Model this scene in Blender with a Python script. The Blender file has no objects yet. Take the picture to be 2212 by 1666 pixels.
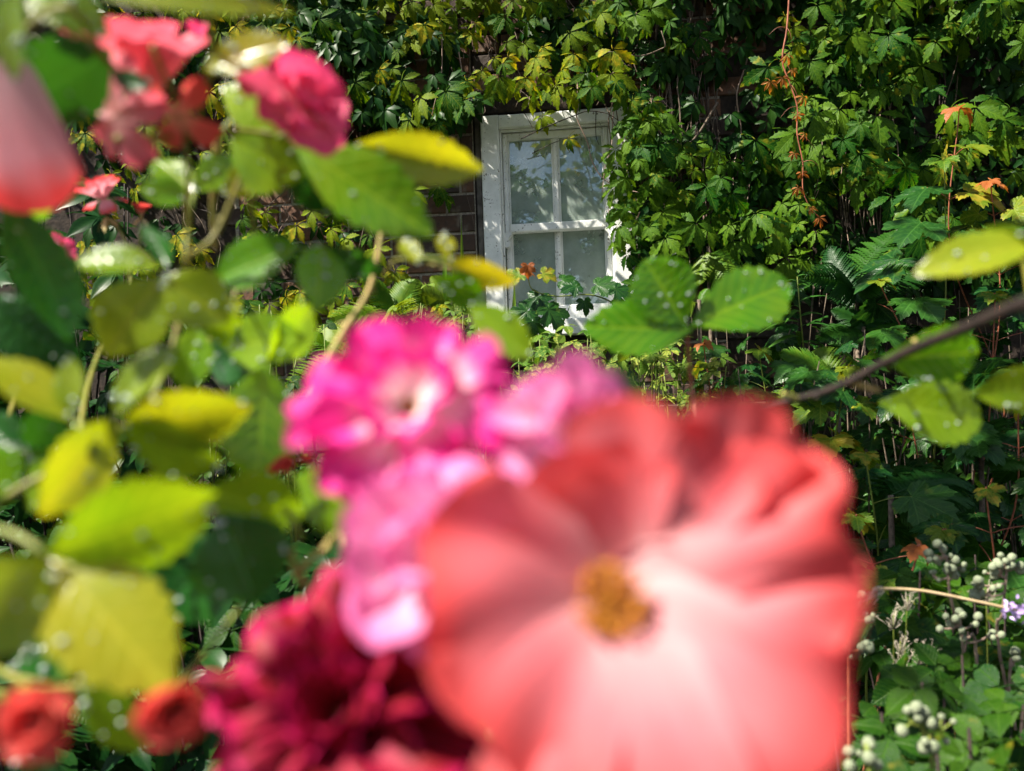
import bpy, math, random
from mathutils import Vector, Matrix, noise

R = math.radians
rnd = random.Random(7)
sc = bpy.context.scene
C = sc.collection

# ------------------------------------------------------------------ camera
HFOV = R(65.0)
FPX = 1106.0 / math.tan(HFOV / 2)          # focal length in units of a 2212-wide picture
ROLL = R(2.0)
CAM = Vector((0.0, 0.0, 1.35))
FW = Vector((0, 1, 0))
RT = Vector((math.cos(ROLL), 0, -math.sin(ROLL)))
UP = Vector((math.sin(ROLL), 0, math.cos(ROLL)))
cd = bpy.data.cameras.new('camera')
cam = bpy.data.objects.new('camera', cd)
C.objects.link(cam)
cam.matrix_world = Matrix(((RT.x, UP.x, -FW.x, CAM.x), (RT.y, UP.y, -FW.y, CAM.y), (RT.z, UP.z, -FW.z, CAM.z), (0, 0, 0, 1)))
cd.sensor_width = 36.0
cd.lens = 18.0 / math.tan(HFOV / 2)
cd.clip_start = 0.01
cd.clip_end = 500
cd.dof.use_dof = True
cd.dof.focus_distance = 3.0
cd.dof.aperture_fstop = cd.lens / 4.3        # a lens opening 4.3 mm across
sc.camera = cam

# ------------------------------------------------------------------ light
PSI = R(6.0)                                 # the wall stands a little askew to the view
WT = Vector((math.cos(PSI), -math.sin(PSI), 0))
WN = Vector((-math.sin(PSI), -math.cos(PSI), 0))
WO = Vector((0, 3.1, 0))
SUN = (WT * -0.52 + WN * 0.25 + Vector((0, 0, 0.81))).normalized()
sun_el = math.asin(SUN.z)
sun_az = math.atan2(SUN.x, SUN.y)
w = bpy.data.worlds.new('World')
sc.world = w
w.use_nodes = True
nt = w.node_tree
bg = nt.nodes['Background']
sky = nt.nodes.new('ShaderNodeTexSky')
sky.sky_type = 'NISHITA'
sky.sun_disc = False
sky.sun_elevation = sun_el
sky.sun_rotation = sun_az
sky.air_density = 1.0
sky.dust_density = 1.2
tc = nt.nodes.new('ShaderNodeTexCoord')
cn = nt.nodes.new('ShaderNodeTexNoise')
cn.inputs['Scale'].default_value = 3.2
cn.inputs['Detail'].default_value = 7
cn.inputs['Roughness'].default_value = 0.55
nt.links.new(tc.outputs['Generated'], cn.inputs['Vector'])
cr = nt.nodes.new('ShaderNodeValToRGB')
cr.color_ramp.elements[0].position = 0.50
cr.color_ramp.elements[1].position = 0.66
nt.links.new(cn.outputs['Fac'], cr.inputs['Fac'])
cm = nt.nodes.new('ShaderNodeMix')
cm.data_type = 'RGBA'
cm.inputs['B'].default_value = (9, 9, 9.2, 1)
nt.links.new(cr.outputs['Color'], cm.inputs['Factor'])
nt.links.new(sky.outputs['Color'], cm.inputs['A'])
nt.links.new(cm.outputs['Result'], bg.inputs['Color'])
bg.inputs['Strength'].default_value = 0.05
sl = bpy.data.lights.new('sun', 'SUN')
sl.energy = 5.0
sl.angle = R(0.55)
sl.color = (1.0, 0.93, 0.80)
so = bpy.data.objects.new('sun', sl)
C.objects.link(so)
so.rotation_euler = SUN.to_track_quat('Z', 'Y').to_euler()
so.location = (-3, 0, 6)
vs = sc.view_settings
vs.view_transform = 'Standard'
vs.look = 'None'
vs.gamma = 1.0
vs.exposure = 1.68
vs.use_curve_mapping = False
sc.cycles.use_denoising = True
sc.cycles.max_bounces = 6
sc.cycles.diffuse_bounces = 3
sc.cycles.glossy_bounces = 3
sc.cycles.transparent_max_bounces = 8
sc.cycles.transmission_bounces = 5
sc.cycles.adaptive_threshold = 0.02


# ------------------------------------------------------------------ helpers
def W(x, y, d):
    """point at depth d seen at (x, y) of the 2212 x 1666 picture"""
    return CAM + FW * d + RT * ((x - 1106) * d / FPX) + UP * ((833 - y) * d / FPX)


def wallpt(x, y, n=0.0):
    dv = FW + RT * ((x - 1106) / FPX) + UP * ((833 - y) / FPX)
    k = ((WO + WN * n) - CAM).dot(WN) / dv.dot(WN)
    return CAM + dv * k


def wu(p):
    return (p - WO).dot(WT)


def wp(u, z, n=0.0):
    p = WO + WT * u + WN * n
    return Vector((p.x, p.y, z))


def px(p):
    q = p - CAM
    d = max(q.dot(FW), 1e-6)
    return 1106 + q.dot(RT) / d * FPX, 833 - q.dot(UP) / d * FPX


def ground_z(x, y):
    t = min(max((y - 0.9) / 2.1, 0), 1)
    return 0.85 * t * t * (3 - 2 * t) + 0.04 * noise.noise(Vector((x * 1.3, y * 1.3, 0)))


def frame(o, ydir, nrm):
    y = ydir.normalized()
    x = y.cross(nrm)
    if x.length < 1e-5:
        x = y.orthogonal()
    x.normalize()
    z = x.cross(y)
    return Matrix(((x.x, y.x, z.x, o.x), (x.y, y.y, z.y, o.y), (x.z, y.z, z.z, o.z), (0, 0, 0, 1)))


class MB:
    def __init__(self):
        self.v = []
        self.f = []
        self.uv = []

    def add(self, vs_, fs, uvs=None, M=None):
        b = len(self.v)
        if M is not None:
            vs_ = [M @ Vector(p) for p in vs_]
        self.v.extend([tuple(p) for p in vs_])
        self.f.extend([tuple(i + b for i in f) for f in fs])
        self.uv.extend(uvs if uvs else [(0.5, 0.5)] * len(vs_))

    def box(self, lo, hi, M=None, jit=0.0):
        x0, y0, z0 = lo
        x1, y1, z1 = hi
        p = [(x0, y0, z0), (x1, y0, z0), (x1, y1, z0), (x0, y1, z0), (x0, y0, z1), (x1, y0, z1), (x1, y1, z1), (x0, y1, z1)]
        if jit:
            p = [tuple(c + rnd.uniform(-jit, jit) for c in q) for q in p]
        self.add(p, [(0, 3, 2, 1), (4, 5, 6, 7), (0, 1, 5, 4), (1, 2, 6, 5), (2, 3, 7, 6), (3, 0, 4, 7)], None, M)

    def tube(self, pts, rad, sides=5, cap=True):
        pts = [Vector(p) for p in pts]
        n = len(pts)
        if not isinstance(rad, (list, tuple)):
            rad = [rad] * n
        vs_, fs, uvs = [], [], []
        prev = None
        for i, p in enumerate(pts):
            t = (pts[min(i + 1, n - 1)] - pts[max(i - 1, 0)])
            if t.length < 1e-9:
                t = Vector((0, 0, 1))
            t.normalize()
            a = prev - t * prev.dot(t) if prev is not None else t.orthogonal()
            if a.length < 1e-6:
                a = t.orthogonal()
            a.normalize()
            prev = a
            b = t.cross(a)
            for k in range(sides):
                an = 2 * math.pi * k / sides
                vs_.append(p + (a * math.cos(an) + b * math.sin(an)) * rad[i])
                uvs.append((k / sides, i / max(n - 1, 1)))
        for i in range(n - 1):
            for k in range(sides):
                k2 = (k + 1) % sides
                fs.append((i * sides + k, i * sides + k2, (i + 1) * sides + k2, (i + 1) * sides + k))
        if cap:
            fs.append(tuple(reversed(range(sides))))
            fs.append(tuple((n - 1) * sides + k for k in range(sides)))
        self.add(vs_, fs, uvs)

    def ball(self, c, r, seg=8, ring=5, sq=(1, 1, 1)):
        vs_, fs = [], []
        c = Vector(c)
        for i in range(ring + 1):
            th = math.pi * i / ring
            for k in range(seg):
                ph = 2 * math.pi * k / seg
                vs_.append(c + Vector((math.sin(th) * math.cos(ph) * sq[0], math.sin(th) * math.sin(ph) * sq[1], math.cos(th) * sq[2])) * r)
        for i in range(ring):
            for k in range(seg):
                k2 = (k + 1) % seg
                fs.append((i * seg + k, (i + 1) * seg + k, (i + 1) * seg + k2, i * seg + k2))
        self.add(vs_, fs)

    def mesh(self, name, mat, smooth=True):
        me = bpy.data.meshes.new(name)
        me.from_pydata(self.v, [], self.f)
        ul = me.uv_layers.new(name='UVMap')
        li = [0] * len(me.loops)
        me.loops.foreach_get('vertex_index', li)
        flat = []
        for i in li:
            flat.extend(self.uv[i])
        ul.data.foreach_set('uv', flat)
        if smooth:
            me.polygons.foreach_set('use_smooth', [True] * len(me.polygons))
        for m in (mat if isinstance(mat, (list, tuple)) else [mat]):
            me.materials.append(m)
        me.update()
        return me

    def build(self, name, mat, parent=None, smooth=True):
        return put(name, self.mesh(name, mat, smooth), None, parent)


def put(name, me, M=None, parent=None):
    o = bpy.data.objects.new(name, me)
    C.objects.link(o)
    if parent is not None:
        o.parent = parent
        if M is not None:
            if parent.get('_mw') is None:
                o.matrix_local = M
            else:
                o.matrix_local = M
    elif M is not None:
        o.matrix_world = M
    return o


def tag(o, label, cat, group=None, kind=None):
    if label:
        o['label'] = label
    if cat:
        o['category'] = cat
    if group:
        o['group'] = group
    if kind:
        o['kind'] = kind
    return o


def thing(name, label, cat, group=None):
    """an Empty that parents its parts (parts carry world positions)"""
    o = bpy.data.objects.new(name, None)
    o.empty_display_size = 0.05
    C.objects.link(o)
    return tag(o, label, cat, group)


def bez(p0, p1, p2, n=8):
    p0, p1, p2 = Vector(p0), Vector(p1), Vector(p2)
    return [p0 * (1 - t) ** 2 + p1 * 2 * t * (1 - t) + p2 * t * t for t in [i / n for i in range(n + 1)]]


def smooth_path(pts, k=5):
    """Catmull-Rom through pts"""
    pts = [Vector(p) for p in pts]
    if len(pts) < 3:
        return pts
    q = [pts[0] * 2 - pts[1]] + pts + [pts[-1] * 2 - pts[-2]]
    out = []
    for i in range(1, len(q) - 2):
        for j in range(k):
            t = j / k
            a, b, c, d = q[i - 1], q[i], q[i + 1], q[i + 2]
            out.append(0.5 * ((2 * b) + (c - a) * t + (2 * a - 5 * b + 4 * c - d) * t * t + (3 * b - a - 3 * c + d) * t ** 3))
    out.append(pts[-1])
    return out


def taper(n, a, b):
    return [a + (b - a) * i / max(n - 1, 1) for i in range(n)]


# ------------------------------------------------------------------ materials
class NT:
    def __init__(self, name):
        self.m = bpy.data.materials.new(name)
        self.m.use_nodes = True
        self.t = self.m.node_tree
        self.b = self.t.nodes['Principled BSDF']
        self.out = self.t.nodes['Material Output']

    def n(self, typ, **kw):
        x = self.t.nodes.new(typ)
        for k, v in kw.items():
            setattr(x, k, v)
        return x

    def l(self, a, b):
        self.t.links.new(a, b)

    def math(self, op, a, b=None, c=None, clamp=False):
        x = self.n('ShaderNodeMath', operation=op, use_clamp=clamp)
        for i, v in enumerate((a, b, c)):
            if v is None:
                continue
            if isinstance(v, (int, float)):
                x.inputs[i].default_value = v
            else:
                self.l(v, x.inputs[i])
        return x.outputs[0]

    def mix(self, f, a, b, typ='MIX'):
        x = self.n('ShaderNodeMix', data_type='RGBA', blend_type=typ)
        for s, v in (('Factor', f), ('A', a), ('B', b)):
            if isinstance(v, (int, float)):
                x.inputs[s].default_value = v
            elif isinstance(v, tuple):
                x.inputs[s].default_value = v if len(v) == 4 else (*v, 1)
            else:
                self.l(v, x.inputs[s])
        return x.outputs['Result']

    def noise(self, scale, detail=3, coord='Object', rough=0.5):
        tcn = self.n('ShaderNodeTexCoord')
        x = self.n('ShaderNodeTexNoise')
        x.inputs['Scale'].default_value = scale
        x.inputs['Detail'].default_value = detail
        x.inputs['Roughness'].default_value = rough
        self.l(tcn.outputs[coord], x.inputs['Vector'])
        return x.outputs['Fac']

    def ramp(self, f, stops):
        x = self.n('ShaderNodeValToRGB')
        e = x.color_ramp.elements
        while len(e) < len(stops):
            e.new(0.5)
        for i, (p, c) in enumerate(stops):
            e[i].position = p
            e[i].color = c if len(c) == 4 else (*c, 1)
        self.l(f, x.inputs['Fac'])
        return x.outputs['Color']

    def bump(self, h, strength=0.3, dist=0.002):
        x = self.n('ShaderNodeBump')
        x.inputs['Strength'].default_value = strength
        x.inputs['Distance'].default_value = dist
        self.l(h, x.inputs['Height'])
        self.l(x.outputs['Normal'], self.b.inputs['Normal'])
        return x.outputs['Normal']


def leaf_mat(name, c1, c2, spot=None, mode='pinnate', trans=0.35, rough=0.42, vein=0.35, nveins=8, veincol=None, spec=0.45, bump=0.5, island=False, nscale=9.0, spot_at=0.62):
    m = NT(name)
    uv = m.n('ShaderNodeUVMap')
    sep = m.n('ShaderNodeSeparateXYZ')
    m.l(uv.outputs['UV'], sep.inputs[0])
    x, y = sep.outputs['X'], sep.outputs['Y']
    if mode == 'pinnate':
        ax = m.math('ABSOLUTE', m.math('SUBTRACT', x, 0.5))
        s = m.math('SUBTRACT', m.math('MULTIPLY', y, nveins), m.math('MULTIPLY', ax, nveins * 0.55))
        tri = m.math('ABSOLUTE', m.math('SUBTRACT', m.math('FRACT', s), 0.5))
        side = m.math('SUBTRACT', 1.0, m.math('MULTIPLY', tri, 7.0), clamp=True)
        mid = m.math('SUBTRACT', 1.0, m.math('MULTIPLY', ax, 26.0), clamp=True)
    else:
        xx = m.math('SUBTRACT', x, 0.5)
        yy = m.math('SUBTRACT', y, 0.1)
        r = m.math('SQRT', m.math('ADD', m.math('MULTIPLY', xx, xx), m.math('MULTIPLY', yy, yy)))
        an = m.math('DIVIDE', m.math('ARCTAN2', xx, yy), R(48))
        dn = m.math('ABSOLUTE', m.math('SUBTRACT', an, m.math('ROUND', an)))
        lat = m.math('MULTIPLY', m.math('MULTIPLY', dn, r), R(48))
        mid = m.math('SUBTRACT', 1.0, m.math('MULTIPLY', lat, 90.0), clamp=True)
        s = m.math('MULTIPLY', m.math('SUBTRACT', r, m.math('MULTIPLY', lat, 1.2)), 14.0)
        tri = m.math('ABSOLUTE', m.math('SUBTRACT', m.math('FRACT', s), 0.5))
        side = m.math('SUBTRACT', 1.0, m.math('MULTIPLY', tri, 7.0), clamp=True)
    vm = m.math('MAXIMUM', mid, m.math('MULTIPLY', side, 0.6))
    if island:
        g = m.n('ShaderNodeNewGeometry')
        rn = g.outputs['Random Per Island']
    else:
        oi = m.n('ShaderNodeObjectInfo')
        rn = oi.outputs['Random']
    nz = m.noise(nscale, 2)
    f = m.math('ADD', m.math('MULTIPLY', rn, 0.75), m.math('MULTIPLY', m.math('SUBTRACT', nz, 0.5), 0.9), clamp=True)
    col = m.mix(f, c1, c2)
    if spot:
        sp = m.math('MULTIPLY', m.math('SUBTRACT', m.math('ADD', m.math('MULTIPLY', m.noise(nscale * 0.35, 2), 0.75), m.math('MULTIPLY', m.math('FRACT', m.math('MULTIPLY', rn, 7.31)), 0.35)), spot_at), 7.0, clamp=True)
        col = m.mix(sp, col, spot)
    vc = veincol or tuple(min(1, a * 1.9 + 0.02) for a in c2)
    col = m.mix(m.math('MULTIPLY', vm, vein), col, vc)
    m.l(col, m.b.inputs['Base Color'])
    m.b.inputs['Roughness'].default_value = rough
    m.b.inputs['Specular IOR Level'].default_value = spec
    nrm = None
    if bump > 0:
        h = m.math('SUBTRACT', m.math('MULTIPLY', m.noise(nscale * 5, 1), 0.6), vm)
        nrm = m.bump(h, bump, 0.0016)
    tr = m.n('ShaderNodeBsdfTranslucent')
    tcol = m.mix(1.0, col, (1.9, 1.55, 0.6), 'MULTIPLY')
    m.l(tcol, tr.inputs['Color'])
    ms = m.n('ShaderNodeMixShader')
    ms.inputs[0].default_value = trans
    m.l(m.b.outputs[0], ms.inputs[1])
    m.l(tr.outputs[0], ms.inputs[2])
    m.l(ms.outputs[0], m.out.inputs['Surface'])
    return m.m


def petal_mat(name, base, mid, edge, trans=0.4, p0=0.08, p1=0.38, rough=0.55, mottle=0.35, streak=1.0):
    m = NT(name)
    uv = m.n('ShaderNodeUVMap')
    sep = m.n('ShaderNodeSeparateXYZ')
    m.l(uv.outputs['UV'], sep.inputs[0])
    nz = m.noise(55, 4)
    t = m.math('ADD', sep.outputs['Y'], m.math('MULTIPLY', m.math('SUBTRACT', nz, 0.5), mottle))
    col = m.ramp(t, [(p0, base), (p1, mid), (0.95, edge)])
    mp2 = m.n('ShaderNodeMapping')
    mp2.inputs['Scale'].default_value = (7, 1.6, 1)
    m.l(uv.outputs['UV'], mp2.inputs['Vector'])
    s2 = m.n('ShaderNodeTexNoise')
    s2.inputs['Scale'].default_value = 1.0
    s2.inputs['Detail'].default_value = 2.0
    m.l(mp2.outputs[0], s2.inputs['Vector'])
    col = m.mix(m.math('MULTIPLY', m.math('MULTIPLY', m.math('SUBTRACT', s2.outputs['Fac'], 0.42, clamp=True), 2.2 * streak, clamp=True), m.math('MULTIPLY', m.math('SUBTRACT', sep.outputs['Y'], p0 * .6), 2.5, clamp=True)), col, edge)
    mp = m.n('ShaderNodeMapping')
    mp.inputs['Scale'].default_value = (38, 3.0, 1)
    m.l(uv.outputs['UV'], mp.inputs['Vector'])
    st = m.n('ShaderNodeTexNoise')
    st.inputs['Scale'].default_value = 1.0
    m.l(mp.outputs[0], st.inputs['Vector'])
    col = m.mix(m.math('MULTIPLY', m.math('SUBTRACT', st.outputs['Fac'], 0.35, clamp=True), 0.55), col, tuple(c * 0.55 for c in mid))
    m.l(col, m.b.inputs['Base Color'])
    m.b.inputs['Roughness'].default_value = rough
    m.b.inputs['Specular IOR Level'].default_value = 0.25
    m.bump(st.outputs['Fac'], 0.25, 0.0006)
    tr = m.n('ShaderNodeBsdfTranslucent')
    m.l(col, tr.inputs['Color'])
    ms = m.n('ShaderNodeMixShader')
    ms.inputs[0].default_value = trans
    m.l(m.b.outputs[0], ms.inputs[1])
    m.l(tr.outputs[0], ms.inputs[2])
    m.l(ms.outputs[0], m.out.inputs['Surface'])
    return m.m


def plain_mat(name, c1, c2, rough=0.7, scale=20.0, bump=0.4, dist=0.002, spec=0.3, coord='Object', detail=5):
    m = NT(name)
    nz = m.noise(scale, detail, coord, 0.6)
    col = m.ramp(nz, [(0.3, c1), (0.7, c2)])
    m.l(col, m.b.inputs['Base Color'])
    m.b.inputs['Roughness'].default_value = rough
    m.b.inputs['Specular IOR Level'].default_value = spec
    m.bump(nz, bump, dist)
    return m.m


def brick_mat():
    m = NT('brick')
    oi = m.n('ShaderNodeObjectInfo')
    col = m.ramp(oi.outputs['Random'], [(0.0, (0.030, 0.022, 0.018)), (0.35, (0.065, 0.034, 0.022)), (0.7, (0.12, 0.055, 0.03)), (1.0, (0.17, 0.085, 0.045))])
    nz = m.noise(60, 6, 'Object', 0.65)
    col = m.mix(m.math('MULTIPLY', m.math('SUBTRACT', nz, 0.42, clamp=True), 3.0, clamp=True), col, (0.035, 0.026, 0.02))
    n2 = m.noise(14, 3)
    col = m.mix(m.math('MULTIPLY', m.math('SUBTRACT', n2, 0.58, clamp=True), 4.0, clamp=True), col, (0.21, 0.18, 0.14))
    m.l(col, m.b.inputs['Base Color'])
    m.b.inputs['Roughness'].default_value = 0.9
    m.bump(nz, 0.8, 0.004)
    return m.m


def wall_mat():
    m = NT('mortar')
    nz = m.noise(90, 6, 'Object', 0.7)
    col = m.ramp(nz, [(0.3, (0.12, 0.10, 0.08)), (0.7, (0.40, 0.36, 0.29))])
    m.l(col, m.b.inputs['Base Color'])
    m.b.inputs['Roughness'].default_value = 0.95
    m.bump(nz, 1.0, 0.006)
    return m.m


def paint_mat():
    m = NT('white_paint')
    nz = m.noise(18, 6, 'Object', 0.62)
    fine = m.noise(140, 3)
    col = m.ramp(nz, [(0.25, (0.60, 0.62, 0.60)), (0.6, (0.80, 0.81, 0.79))])
    chip = m.math('MULTIPLY', m.math('SUBTRACT', m.math('MULTIPLY', m.noise(22, 6, 'Object', 0.8), fine), 0.345, clamp=True), 30, clamp=True)
    col = m.mix(chip, col, (0.16, 0.14, 0.12))
    gr = m.math('MULTIPLY', m.math('SUBTRACT', m.noise(7, 5), 0.55, clamp=True), 2.0, clamp=True)
    col = m.mix(gr, col, (0.42, 0.46, 0.38))
    m.l(col, m.b.inputs['Base Color'])
    m.b.inputs['Roughness'].default_value = 0.45
    m.bump(m.math('SUBTRACT', fine, m.math('MULTIPLY', chip, 2.0)), 0.35, 0.0015)
    return m.m


def glass_mat():
    m = NT('old_glass')
    gl = m.n('ShaderNodeBsdfGlossy')
    gl.inputs['Roughness'].default_value = 0.015
    gl.inputs['Color'].default_value = (0.80, 0.88, 0.92, 1)
    tp = m.n('ShaderNodeBsdfTransparent')
    tp.inputs['Color'].default_value = (0.80, 0.90, 0.86, 1)
    nz = m.noise(3.0, 2)
    bp = m.n('ShaderNodeBump')
    bp.inputs['Strength'].default_value = 0.02
    bp.inputs['Distance'].default_value = 0.01
    m.l(nz, bp.inputs['Height'])
    m.l(bp.outputs[0], gl.inputs['Normal'])
    ms = m.n('ShaderNodeMixShader')
    ms.inputs[0].default_value = 0.26
    m.l(tp.outputs[0], ms.inputs[1])
    m.l(gl.outputs[0], ms.inputs[2])
    df = m.n('ShaderNodeBsdfDiffuse')
    df.inputs['Color'].default_value = (0.50, 0.58, 0.53, 1)
    dust = m.ramp(m.noise(9, 6, 'Object', 0.65), [(0.35, (0.30, 0.30, 0.30)), (0.75, (0.56, 0.56, 0.56))])
    m2 = m.n('ShaderNodeMixShader')
    m.l(dust, m2.inputs[0])
    m.l(ms.outputs[0], m2.inputs[1])
    m.l(df.outputs[0], m2.inputs[2])
    m.l(m2.outputs[0], m.out.inputs['Surface'])
    return m.m


def dew_mat():
    m = NT('dew')
    m.b.inputs['Base Color'].default_value = (0.75, 0.85, 0.8, 1)
    m.b.inputs['Roughness'].default_value = 0.06
    m.b.inputs['Specular IOR Level'].default_value = 1.0
    m.b.inputs['Transmission Weight'].default_value = 0.6
    m.b.inputs['IOR'].default_value = 1.33
    return m.m


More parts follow.
